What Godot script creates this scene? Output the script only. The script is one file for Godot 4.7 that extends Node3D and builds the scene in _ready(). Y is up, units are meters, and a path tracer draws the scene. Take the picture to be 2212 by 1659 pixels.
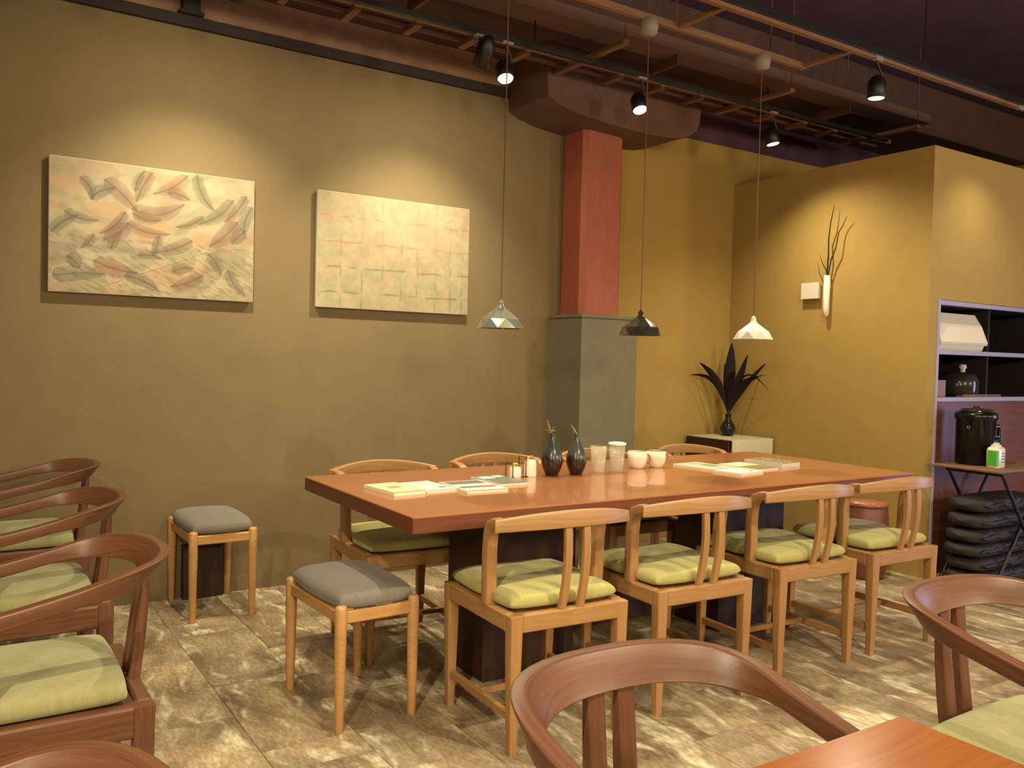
extends Node3D
# A cafe corner at night: long communal table, oak chairs, two canvases, spotlights.

const CAM_Y := 1.204
const FOCAL := 1854.2
var M := {}
var tex := {}
var names := {}

# ---------------------------------------------------------------- mesh helpers
class MB:
	var st := SurfaceTool.new()
	var started := false
	func _init():
		st.begin(Mesh.PRIMITIVE_TRIANGLES)
	func tri(a: Vector3, b: Vector3, c: Vector3, ref: Vector3, smooth: bool, ua := Vector2.ZERO, ub := Vector2.ZERO, uc := Vector2.ZERO):
		var n := (c - a).cross(b - a)
		if n.length_squared() < 1e-16:
			return
		st.set_smooth_group(0 if smooth else -1)
		if n.dot((a + b + c) / 3.0 - ref) < 0.0:
			st.set_uv(ua); st.add_vertex(a)
			st.set_uv(uc); st.add_vertex(c)
			st.set_uv(ub); st.add_vertex(b)
		else:
			st.set_uv(ua); st.add_vertex(a)
			st.set_uv(ub); st.add_vertex(b)
			st.set_uv(uc); st.add_vertex(c)
	func quad(a: Vector3, b: Vector3, c: Vector3, d: Vector3, ref: Vector3, smooth := false, ua := Vector2.ZERO, ub := Vector2.ZERO, uc := Vector2.ZERO, ud := Vector2.ZERO):
		tri(a, b, c, ref, smooth, ua, ub, uc)
		tri(a, c, d, ref, smooth, ua, uc, ud)
	# box from lo to hi with chamfered edges; uv runs along the longest axis
	func box(lo: Vector3, hi: Vector3, bev := 0.004, basis := Basis(), origin := Vector3.ZERO, uvo := Vector2.ZERO):
		var c := (lo + hi) * 0.5
		var h := (hi - lo) * 0.5
		var b := minf(bev, minf(h.x, minf(h.y, h.z)) * 0.9)
		var ax := 0
		if h.y > h.x and h.y >= h.z: ax = 1
		elif h.z > h.x and h.z > h.y: ax = 2
		var ref := basis * c + origin
		for axis in 3:
			var u := (axis + 1) % 3
			var v := (axis + 2) % 3
			for s in [-1.0, 1.0]:
				var q := []
				var uvs := []
				for k in [[-1, -1], [1, -1], [1, 1], [-1, 1]]:
					var p := Vector3()
					p[axis] = s * h[axis]
					p[u] = k[0] * (h[u] - b)
					p[v] = k[1] * (h[v] - b)
					q.append(basis * (p + c) + origin)
					uvs.append(boxuv(p, ax, axis) + uvo)
				quad(q[0], q[1], q[2], q[3], ref, false, uvs[0], uvs[1], uvs[2], uvs[3])
			for su in [-1.0, 1.0]:
				for sv in [-1.0, 1.0]:
					var q := []
					var uvs := []
					for k in [[-1, 0], [1, 0], [1, 1], [-1, 1]]:
						var p := Vector3()
						p[axis] = k[0] * (h[axis] - b)
						if k[1] == 0:
							p[u] = su * h[u]; p[v] = sv * (h[v] - b)
						else:
							p[u] = su * (h[u] - b); p[v] = sv * h[v]
						q.append(basis * (p + c) + origin)
						uvs.append(boxuv(p, ax, u) + uvo)
					quad(q[0], q[1], q[2], q[3], ref, false, uvs[0], uvs[1], uvs[2], uvs[3])
		for sx in [-1.0, 1.0]:
			for sy in [-1.0, 1.0]:
				for sz in [-1.0, 1.0]:
					var s := Vector3(sx, sy, sz)
					var p0 := s * Vector3(h.x, h.y - b, h.z - b)
					var p1 := s * Vector3(h.x - b, h.y, h.z - b)
					var p2 := s * Vector3(h.x - b, h.y - b, h.z)
					tri(basis * (p0 + c) + origin, basis * (p1 + c) + origin, basis * (p2 + c) + origin, ref, false, uvo, uvo, uvo)
	func boxuv(p: Vector3, ax: int, face: int) -> Vector2:
		var o1 := (ax + 1) % 3
		var o2 := (ax + 2) % 3
		var other := o1 if face == o2 else o2
		if face == ax:
			return Vector2(p[o1] * 0.3, p[o2])
		return Vector2(p[ax], p[other] + (0.37 if face == o1 else 0.0))
	# loft closed sections (arrays of points) one after another
	func loft(rings: Array, smooth := true, caps := true, uscale := 1.0):
		var along := 0.0
		var cen := []
		for r in rings:
			var c := Vector3()
			for p in r: c += p
			cen.append(c / r.size())
		for i in rings.size() - 1:
			var step: float = (cen[i + 1] - cen[i]).length()
			if step < 1e-6:
				step = (rings[i + 1][0] - rings[i][0]).length()
			var n: int = rings[i].size()
			var ref: Vector3 = (cen[i] + cen[i + 1]) * 0.5
			var v := 0.0
			for k in n:
				var a: Vector3 = rings[i][k]
				var b: Vector3 = rings[i][(k + 1) % n]
				var c: Vector3 = rings[i + 1][(k + 1) % n]
				var d: Vector3 = rings[i + 1][k]
				var w := maxf((b - a).length(), (c - d).length())
				quad(a, b, c, d, ref, smooth, Vector2(along, v) * uscale, Vector2(along, v + w) * uscale, Vector2(along + step, v + w) * uscale, Vector2(along + step, v) * uscale)
				v += w
			along += step
		if caps:
			for e in [0, rings.size() - 1]:
				var r: Array = rings[e]
				var inner: Vector3 = cen[1] if e == 0 else cen[rings.size() - 2]
				if (inner - cen[e]).length() < 1e-6:
					continue
				for k in r.size():
					tri(cen[e], r[k], r[(k + 1) % r.size()], inner, false, Vector2(0, 0), Vector2(r[k].x, r[k].z) * 0.3, Vector2(r[(k + 1) % r.size()].x, r[(k + 1) % r.size()].z) * 0.3)
	# surface of revolution: profile of (radius, height)
	func lathe(profile: Array, seg := 24, at := Vector3.ZERO, basis := Basis(), smooth := true, caps := true):
		var rings := []
		for q in profile:
			var ring := []
			for k in seg:
				var a := TAU * k / seg
				ring.append(at + basis * Vector3(cos(a) * q.x, q.y, sin(a) * q.x))
			rings.append(ring)
		for i in rings.size() - 1:
			var ref: Vector3 = at + basis * Vector3(0, (profile[i].y + profile[i + 1].y) * 0.5, 0)
			if absf(profile[i].y - profile[i + 1].y) < 1e-5:
				ref -= basis * Vector3(0, 0.01 if profile[i].y > 0.005 else -0.01, 0)
			for k in seg:
				var k2 := (k + 1) % seg
				var u0 := float(k) / seg
				var u1 := float(k + 1) / seg
				quad(rings[i][k], rings[i][k2], rings[i + 1][k2], rings[i + 1][k], ref, smooth, Vector2(u0, profile[i].y), Vector2(u1, profile[i].y), Vector2(u1, profile[i + 1].y), Vector2(u0, profile[i + 1].y))
		if caps:
			for e in [0, profile.size() - 1]:
				if profile[e].x < 1e-4:
					continue
				var c: Vector3 = at + basis * Vector3(0, profile[e].y, 0)
				var inner: Vector3 = at + basis * Vector3(0, profile[1].y if e == 0 else profile[profile.size() - 2].y, 0)
				if (inner - c).length() < 1e-5:
					inner = c - basis * Vector3(0, 0.01, 0)
				for k in seg:
					tri(c, rings[e][k], rings[e][(k + 1) % seg], inner, false)
	# round tube along points; radius may vary
	func tube(pts: Array, radii: Array, seg := 8, caps := true):
		var rings := []
		var up := Vector3.UP
		for i in pts.size():
			var t: Vector3
			if i == 0: t = pts[1] - pts[0]
			elif i == pts.size() - 1: t = pts[i] - pts[i - 1]
			else: t = pts[i + 1] - pts[i - 1]
			t = t.normalized()
			if absf(t.dot(up)) > 0.95:
				up = Vector3.RIGHT if absf(t.dot(Vector3.RIGHT)) < 0.9 else Vector3.BACK
			var r := t.cross(up).normalized()
			var u2 := r.cross(t).normalized()
			up = u2
			var rad: float = radii[i] if i < radii.size() else radii[radii.size() - 1]
			var ring := []
			for k in seg:
				var a := TAU * k / seg
				ring.append(pts[i] + r * cos(a) * rad + u2 * sin(a) * rad)
			rings.append(ring)
		loft(rings, true, caps)
	# pillow: a soft pad on outline half sizes (hx, hz), height h; notch narrows it at z = nz
	func pillow(c: Vector3, hx: float, hz: float, h: float, crown := 0.008, power := 7.0, notch := 0.0, nz := 0.0, flatb := true, wave := 0.0, corner := 0.16, edge := 0.42):
		var n := 20
		var P := []
		for sgn in [1.0, -1.0]:
			var g := []
			for i in n + 1:
				var row := []
				for j in n + 1:
					var s := sin(PI * 0.5 * (2.0 * i / n - 1.0))
					var t := sin(PI * 0.5 * (2.0 * j / n - 1.0))
					# squircle mapping keeps the corners round
					var k := corner
					var x := s * sqrt(1.0 - k * t * t)
					var z := t * sqrt(1.0 - k * s * s)
					var zz := z * hz
					var w := hx - notch * exp(-pow((zz - nz) / 0.028, 2.0))
					var e: float = pow(maxf(0.0, (1.0 - pow(absf(s), power)) * (1.0 - pow(absf(t), power))), edge)
					var y: float
					if sgn > 0:
						y = h * 0.42 + e * (h * 0.58 + crown * (1.0 - s * s) * (1.0 - t * t)) + wave * e * sin(s * 4.0 + 1.0) * sin(t * 3.1)
					else:
						y = h * 0.42 - e * h * 0.42
					row.append(c + Vector3(x * w, y, zz))
				g.append(row)
			P.append(g)
		for side in 2:
			var g: Array = P[side]
			for i in n:
				for j in n:
					var ref := c + Vector3((g[i][j].x - c.x) * 0.9, h * 0.42, (g[i][j].z - c.z) * 0.9)
					quad(g[i][j], g[i + 1][j], g[i + 1][j + 1], g[i][j + 1], ref, true,
						Vector2(g[i][j].x, g[i][j].z), Vector2(g[i + 1][j].x, g[i + 1][j].z), Vector2(g[i + 1][j + 1].x, g[i + 1][j + 1].z), Vector2(g[i][j + 1].x, g[i][j + 1].z))
	func mesh() -> ArrayMesh:
		st.generate_normals()
		st.index()
		return st.commit()

func numbered(called: String) -> String:
	if not names.has(called):
		names[called] = 0
		return called
	names[called] += 1
	return "%s_%03d" % [called, names[called]]

func part(called: String, mb: MB, m: Material, parent: Node3D) -> MeshInstance3D:
	var o := MeshInstance3D.new()
	o.name = called
	o.mesh = mb.mesh()
	o.material_override = m
	parent.add_child(o, true)
	return o

func part_mesh(called: String, mesh: Mesh, m: Material, parent: Node3D) -> MeshInstance3D:
	var o := MeshInstance3D.new()
	o.name = called
	o.mesh = mesh
	o.material_override = m
	parent.add_child(o, true)
	return o

func thing(called: String, label: String, category: String, at := Vector3.ZERO, turn := 0.0, group := "") -> Node3D:
	var o := Node3D.new()
	o.name = numbered(called)
	add_child(o)
	o.position = at
	o.rotation.y = turn
	o.set_meta("label", label)
	o.set_meta("category", category)
	if group != "":
		o.set_meta("group", group)
	return o

func copy_thing(src: Node3D, called: String, label: String, at: Vector3, turn: float, group := "") -> Node3D:
	var o: Node3D = src.duplicate()
	o.name = numbered(called)
	add_child(o)
	o.position = at
	o.rotation = Vector3(0, turn, 0)
	o.set_meta("label", label)
	if group != "":
		o.set_meta("group", group)
	return o

func struct(called: String, mb: MB, m: Material) -> MeshInstance3D:
	var o := part(called, mb, m, self)
	o.set_meta("kind", "structure")
	return o

func solid(mb_called: String, lo: Vector3, hi: Vector3, m: Material, bev := 0.0005) -> MeshInstance3D:
	var mb := MB.new()
	mb.box(lo, hi, bev)
	return struct(mb_called, mb, m)

# bar of rectangular section between two points, sizes (wx, wz) at both ends, rounded a little
func bar(mb: MB, a: Vector3, b: Vector3, s0: Vector2, s1: Vector2, xdir := Vector3.RIGHT, rnd := 0.2, seg := 16):
	var t := (b - a).normalized()
	var zdir := xdir.cross(t).normalized()
	var xd := t.cross(zdir).normalized()
	var rings := []
	for e in 2:
		var p := a if e == 0 else b
		var s := s0 if e == 0 else s1
		rings.append(section(p, xd, zdir, s, rnd, seg))
	mb.loft(rings, true, true)

func section(p: Vector3, xd: Vector3, zd: Vector3, s: Vector2, rnd := 0.2, seg := 16) -> Array:
	# rounded rectangle, each corner given seg/4 points
	var ring := []
	var r: float = minf(s.x, s.y) * 0.5 * rnd
	var per := int(seg / 4.0)
	for q in 4:
		var sx: float = [1.0, -1.0, -1.0, 1.0][q]
		var sy: float = [1.0, 1.0, -1.0, -1.0][q]
		for k in per:
			var a := PI * 0.5 * (q + float(k) / (per - 1))
			ring.append(p + xd * (sx * (s.x * 0.5 - r) + cos(a) * r) + zd * (sy * (s.y * 0.5 - r) + sin(a) * r))
	return ring

# ---------------------------------------------------------------- textures
func noise(seedv: int, freq: float, oct := 3, type := FastNoiseLite.TYPE_SIMPLEX_SMOOTH) -> FastNoiseLite:
	var n := FastNoiseLite.new()
	n.seed = seedv
	n.frequency = freq
	n.noise_type = type
	n.fractal_octaves = oct
	return n

func to_tex(img: Image) -> ImageTexture:
	img.generate_mipmaps()
	return ImageTexture.create_from_image(img)

func wood_tex(light: Color, dark: Color, seedv: int) -> ImageTexture:
	var s := 384
	var img := Image.create(s, s, false, Image.FORMAT_RGB8)
	var a := noise(seedv, 0.012, 3)
	var b := noise(seedv + 7, 0.05, 2)
	var c := noise(seedv + 13, 0.006, 2)
	for y in s:
		for x in s:
			var wob := c.get_noise_2d(x * 0.6, y * 0.6) * 26.0
			var t := 0.5 + 0.42 * a.get_noise_2d(x * 0.22, (y + wob) * 5.0) + 0.28 * b.get_noise_2d(x * 0.16, y * 7.0)
			img.set_pixel(x, y, dark.lerp(light, clampf(t, 0, 1)))
	return to_tex(img)

func mottled_tex(a: Color, b: Color, seedv: int, f1: float, f2: float, s := 256, gain := 0.7) -> ImageTexture:
	var img := Image.create(s, s, false, Image.FORMAT_RGB8)
	var n1 := noise(seedv, f1, 4)
	var n2 := noise(seedv + 3, f2, 2)
	for y in s:
		for x in s:
			var t := 0.5 + gain * (0.6 * n1.get_noise_2d(x, y) + 0.4 * n2.get_noise_2d(x, y))
			img.set_pixel(x, y, a.lerp(b, clampf(t, 0, 1)))
	return to_tex(img)

func weave_tex(a: Color, b: Color, seedv: int) -> ImageTexture:
	var s := 256
	var img := Image.create(s, s, false, Image.FORMAT_RGB8)
	var n1 := noise(seedv, 0.02, 2)
	var n2 := noise(seedv + 5, 0.35, 1)
	for y in s:
		for x in s:
			var w := 0.5 + 0.18 * (1.0 if (x / 2 + y / 2) % 2 == 0 else -1.0) + 0.35 * n2.get_noise_2d(x * 0.35, y) + 0.25 * n1.get_noise_2d(x, y)
			img.set_pixel(x, y, a.lerp(b, clampf(w, 0, 1)))
	return to_tex(img)

func slate_tex() -> ImageTexture:
	var s := 1024
	var img := Image.create(s, s, false, Image.FORMAT_RGB8)
	var lo := noise(11, 0.006, 3)
	var mid := noise(21, 0.02, 3)
	var fine := noise(31, 0.11, 2)
	var streak := noise(41, 0.011, 4)
	var patch := noise(51, 0.007, 4)
	var warp := noise(61, 0.008, 2)
	var brown := Color(0.640, 0.555, 0.425)
	var umber := Color(0.430, 0.355, 0.265)
	var grey := Color(0.540, 0.505, 0.420)
	var cream := Color(0.840, 0.790, 0.670)
	for y in s:
		for x in s:
			var w := warp.get_noise_2d(x, y) * 18.0
			var xx := x + w
			var yy := y - w
			var c := umber.lerp(brown, clampf(0.60 + 0.9 * lo.get_noise_2d(xx, yy * 0.7) + 0.45 * mid.get_noise_2d(xx, yy * 0.5), 0, 1))
			c = c.lerp(grey, clampf(0.9 * lo.get_noise_2d(yy + 400.0, xx) , 0, 0.7))
			# rubbed pale smears drawn out along the tile
			var st := streak.get_noise_2d(xx * 2.2, yy * 0.45)
			var p := patch.get_noise_2d(xx * 1.2 + 300.0, yy * 0.8)
			var k := clampf((st * 0.9 + p * 0.8 - 0.13) * 2.1, 0, 0.8)
			k *= clampf(0.85 + 0.8 * mid.get_noise_2d(x * 2.2, y * 1.1), 0.2, 1)
			c = c.lerp(cream, k)
			c = c * (1.0 + 0.16 * fine.get_noise_2d(x * 1.3, y * 0.5))
			img.set_pixel(x, y, c)
	return to_tex(img)

func blend_px(img: Image, x: int, y: int, c: Color, a: float):
	if x < 0 or y < 0 or x >= img.get_width() or y >= img.get_height() or a <= 0.0:
		return
	img.set_pixel(x, y, img.get_pixel(x, y).lerp(c, a))

func dab(img: Image, p: Vector2, q: Vector2, w0: float, w1: float, c: Color, a: float):
	# a stroke with soft edge from p to q
	var lo := Vector2(minf(p.x, q.x), minf(p.y, q.y)) - Vector2.ONE * (maxf(w0, w1) + 1.5)
	var hi := Vector2(maxf(p.x, q.x), maxf(p.y, q.y)) + Vector2.ONE * (maxf(w0, w1) + 1.5)
	var d := q - p
	var l2 := maxf(d.length_squared(), 0.001)
	for y in range(int(lo.y), int(hi.y) + 1):
		for x in range(int(lo.x), int(hi.x) + 1):
			var t := clampf((Vector2(x, y) - p).dot(d) / l2, 0, 1)
			var w := lerpf(w0, w1, t)
			var e := (p + d * t).distance_to(Vector2(x, y))
			blend_px(img, x, y, c, a * clampf(w + 0.7 - e, 0, 1))

func fern(img: Image, p: Vector2, q: Vector2, bend: float, width: float, c: Color, a: float):
	var n := int(p.distance_to(q) / 6.5) + 3
	var perp := (q - p).orthogonal()
	var prev := p
	for i in range(1, n + 1):
		var t := float(i) / n
		var pos := p.lerp(q, t) + perp * bend * sin(PI * t)
		var dir := (pos - prev).normalized()
		var side := dir.orthogonal()
		var w := width * 0.56 * (0.7 + 0.3 * sin(PI * minf(1.0, t * 1.2 + 0.15))) * clampf((1.04 - t) * 3.2, 0.1, 1.0)
		for s in [-1.0, 1.0]:
			dab(img, pos, pos + side * s * w + dir * w * 0.55, 2.5, 1.3, c, a)
		dab(img, prev, pos, 1.2, 1.2, c, a * 0.35)
		prev = pos

func fern_painting_tex() -> ImageTexture:
	var w := 720
	var h := 476
	var img := Image.create(w, h, false, Image.FORMAT_RGB8)
	var n1 := noise(71, 0.0045, 3)
	var n2 := noise(72, 0.006, 3)
	var n3 := noise(73, 0.05, 3)
	var cream := Color(0.90, 0.83, 0.66)
	var peach := Color(0.90, 0.72, 0.54)
	var sage := Color(0.76, 0.73, 0.55)
	for y in h:
		for x in w:
			var c := cream.lerp(peach, clampf(n1.get_noise_2d(x, y * 1.5) * 2.2, 0, 0.75))
			c = c.lerp(sage, clampf(n2.get_noise_2d(x + y * 0.5, y * 1.6) * 2.4 - 0.1 + 0.25 * float(y > 250), 0, 0.7))
			# lower part washed with grey brown strokes that run up to the right
			var k := n3.get_noise_2d((x + y) * 0.22, (y - x * 0.55) * 0.9)
			c = c.lerp(Color(0.60, 0.52, 0.42), clampf(k * 1.3, 0, 0.45) * (0.9 if y > 270 else 0.12))
			c = c.lerp(Color(0.62, 0.57, 0.50), clampf(n1.get_noise_2d(x + 900, y + 40) * 2.0 - 0.1, 0, 0.45) * (1.0 if x < 330 and y > 300 else 0.5))
			img.set_pixel(x, y, c)
	var br := Color(0.55, 0.40, 0.32)
	var gr := Color(0.46, 0.42, 0.35)
	# x, y, x2, y2 in the 1980 x 1330 space of the canvas, bend, width, tone
	var list := [[500, 190, 760, 430, 0.05, 120, 0], [770, 430, 1200, 350, -0.16, 120, 0], [930, 60, 800, 330, -0.05, 95, 0], [1260, 40, 980, 240, 0.08, 95, 0],
		[1385, 30, 1530, 330, -0.1, 90, 1], [1730, 250, 1440, 500, 0.1, 105, 1], [1880, 190, 1690, 450, 0.06, 75, 1], [1430, 450, 1200, 570, 0.1, 62, 0],
		[1960, 300, 1880, 560, -0.1, 100, 1], [1890, 560, 1760, 690, -0.05, 100, 1], [1790, 480, 1540, 730, 0.05, 130, 0], [770, 480, 1000, 520, -0.14, 75, 0],
		[720, 590, 1070, 660, -0.1, 80, 0], [690, 610, 500, 770, 0.06, 115, 0], [670, 490, 470, 700, 0.1, 70, 0], [270, 190, 370, 370, 0.15, 75, 1], [370, 380, 560, 260, 0.1, 90, 1],
		[150, 530, 400, 590, -0.1, 80, 1], [30, 740, 230, 580, 0.08, 80, 1], [385, 740, 290, 870, 0.1, 60, 0], [1090, 240, 1280, 280, 0.1, 85, 0],
		[1310, 720, 990, 860, 0.06, 95, 0], [810, 920, 1000, 930, 0.1, 65, 0], [1430, 1080, 1160, 1200, 0.06, 95, 0], [1720, 1010, 1880, 1240, -0.1, 80, 1], [780, 250, 850, 60, 0.1, 60, 1],
		[60, 1180, 460, 1140, 0.05, 110, 1], [420, 1000, 760, 1090, -0.06, 120, 0], [700, 1140, 980, 1260, 0.08, 90, 1], [1500, 850, 1620, 1040, 0.1, 90, 1], [560, 860, 640, 700, 0.1, 70, 0],
		[1000, 700, 950, 880, 0.06, 70, 1], [1150, 1060, 1330, 1010, 0.1, 90, 0], [150, 980, 260, 1070, 0.1, 90, 1]]
	for f in list:
		var sx := w / 1980.0
		var sy := h / 1330.0
		var pa := Vector2(f[0] * sx, f[1] * sy)
		var pb := Vector2(f[2] * sx, f[3] * sy)
		var dd := (pb - pa) * 0.10
		fern(img, pa - dd, pb + dd, f[4], f[5] * sx * 1.25, br if f[6] == 0 else gr, 0.46)
	dab(img, Vector2(500 * w / 1980.0, 1250 * h / 1330.0), Vector2(1500 * w / 1980.0, 820 * h / 1330.0), 1.0, 0.8, Color(0.58, 0.50, 0.33), 0.6)
	return to_tex(img)

func grid_painting_tex() -> ImageTexture:
	var w := 600
	var h := 400
	var img := Image.create(w, h, false, Image.FORMAT_RGB8)
	var n1 := noise(81, 0.008, 3)
	var n2 := noise(82, 0.012, 3)
	var n3 := noise(83, 0.03, 3)
	for y in h:
		for x in w:
			var c := Color(0.88, 0.81, 0.64)
			c = c.lerp(Color(0.88, 0.74, 0.58), clampf(n1.get_noise_2d(x, y) * 2.0 + 0.1, 0, 0.5))
			c = c.lerp(Color(0.76, 0.75, 0.58), clampf(n2.get_noise_2d(x, y) * 2.0, 0, 0.45))
			c = c * (1.0 + 0.05 * n3.get_noise_2d(x, y))
			img.set_pixel(x, y, c)
	var wob := noise(84, 0.02, 2)
	var fade := noise(85, 0.012, 2)
	var orange := Color(0.84, 0.58, 0.38)
	var grey := Color(0.52, 0.50, 0.38)
	for i in 4:
		var v: float = [0.205, 0.425, 0.645, 0.865][i]
		for x in w:
			var y0 := v * h + wob.get_noise_2d(x * 0.6, i * 90.0) * 4.0
			var c := orange if i < 2 else grey
			var a := clampf(0.3 + fade.get_noise_2d(x, i * 70.0 + 10.0) * 1.1, 0.04, 0.6)
			for k in range(-5, 6):
				blend_px(img, x, int(y0) + k, c, a * clampf(1.0 - absf(k) / 5.5, 0, 1))
	for i in 8:
		var u: float = [0.14, 0.275, 0.405, 0.53, 0.64, 0.765, 0.87, 0.955][i]
		for y in h:
			var x0 := u * w + wob.get_noise_2d(y * 0.6, 500.0 + i * 60.0) * 4.0
			var c := orange.lerp(grey, clampf(float(y) / h * 1.6 - 0.2, 0, 1))
			var a := clampf(0.18 + fade.get_noise_2d(y, 800.0 + i * 55.0) * 0.9, 0.03, 0.45)
			for k in range(-5, 6):
				blend_px(img, int(x0) + k, y, c, a * clampf(1.0 - absf(k) / 5.5, 0, 1))
	return to_tex(img)

func scribble(img: Image, r: Rect2i, c: Color, lines: int, seedv: int):
	var g := RandomNumberGenerator.new()
	g.seed = seedv
	for i in lines:
		var y := r.position.y + int(float(i) * r.size.y / lines)
		var x := r.position.x
		while x < r.position.x + r.size.x:
			var l := g.randi_range(2, 7)
			img.fill_rect(Rect2i(x, y, l, 2), c)
			x += l + g.randi_range(2, 4)

func cover_tex(kind: int) -> ImageTexture:
	var w := 160
	var h := 220
	var img := Image.create(w, h, false, Image.FORMAT_RGB8)
	match kind:
		0: # cream cover with a coral pink leaf shape
			img.fill(Color(0.90, 0.80, 0.60))
			for y in h:
				for x in w:
					var p := Vector2((x - 92) / 46.0, (y - 105) / 26.0)
					var k := p.length() + 0.35 * sin(p.x * 2.0)
					if k < 1.0:
						img.set_pixel(x, y, Color(0.80, 0.46, 0.34).lerp(Color(0.90, 0.80, 0.60), clampf(k * k, 0, 1)))
		1: # white leaflet with small print
			img.fill(Color(0.95, 0.91, 0.78))
			scribble(img, Rect2i(80, 20, 60, 46), Color(0.42, 0.38, 0.34), 6, 5)
			scribble(img, Rect2i(26, 26, 40, 20), Color(0.60, 0.52, 0.44), 3, 9)
			img.fill_rect(Rect2i(104, 150, 36, 22), Color(0.36, 0.30, 0.36))
		2: # magazine, dark cover band and pale title band
			img.fill(Color(0.90, 0.86, 0.76))
			img.fill_rect(Rect2i(8, 12, 144, 70), Color(0.40, 0.42, 0.36))
			img.fill_rect(Rect2i(0, 0, 160, 8), Color(0.85, 0.40, 0.38))
			img.fill_rect(Rect2i(10, 128, 140, 38), Color(0.46, 0.42, 0.38))
			img.fill_rect(Rect2i(96, 134, 44, 26), Color(0.66, 0.38, 0.36))
		3: # grey green booklet with pale labels
			img.fill(Color(0.42, 0.43, 0.38))
			img.fill_rect(Rect2i(14, 26, 66, 60), Color(0.74, 0.74, 0.74))
			img.fill_rect(Rect2i(96, 18, 50, 40), Color(0.90, 0.87, 0.76))
		4: # pale grey print
			img.fill(Color(0.74, 0.73, 0.64))
			scribble(img, Rect2i(16, 20, 120, 70), Color(0.58, 0.57, 0.50), 5, 21)
			img.fill_rect(Rect2i(70, 90, 60, 80), Color(0.52, 0.54, 0.48))
		5: # cream top, olive lower half
			img.fill(Color(0.90, 0.84, 0.64))
			img.fill_rect(Rect2i(0, 110, 160, 110), Color(0.48, 0.46, 0.28))
		6: # dark mottled photograph
			img.fill(Color(0.38, 0.37, 0.28))
			var n := noise(97, 0.05, 3)
			for y in h:
				for x in w:
					if n.get_noise_2d(x, y) > 0.12:
						img.set_pixel(x, y, Color(0.62, 0.58, 0.48))
	return to_tex(img)

# ---------------------------------------------------------------- materials
func mat(col: Color, rough := 0.7, metal := 0.0, spec := 0.5) -> StandardMaterial3D:
	var m := StandardMaterial3D.new()
	m.albedo_color = col
	m.roughness = rough
	m.metallic = metal
	m.metallic_specular = spec
	return m

func tmat(t: Texture2D, scale: Vector3, rough: float, tri := 0) -> StandardMaterial3D:
	var m := mat(Color.WHITE, rough)
	m.albedo_texture = t
	m.uv1_scale = scale
	if tri > 0:
		m.uv1_triplanar = true
		m.uv1_world_triplanar = tri > 1
	return m

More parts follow.
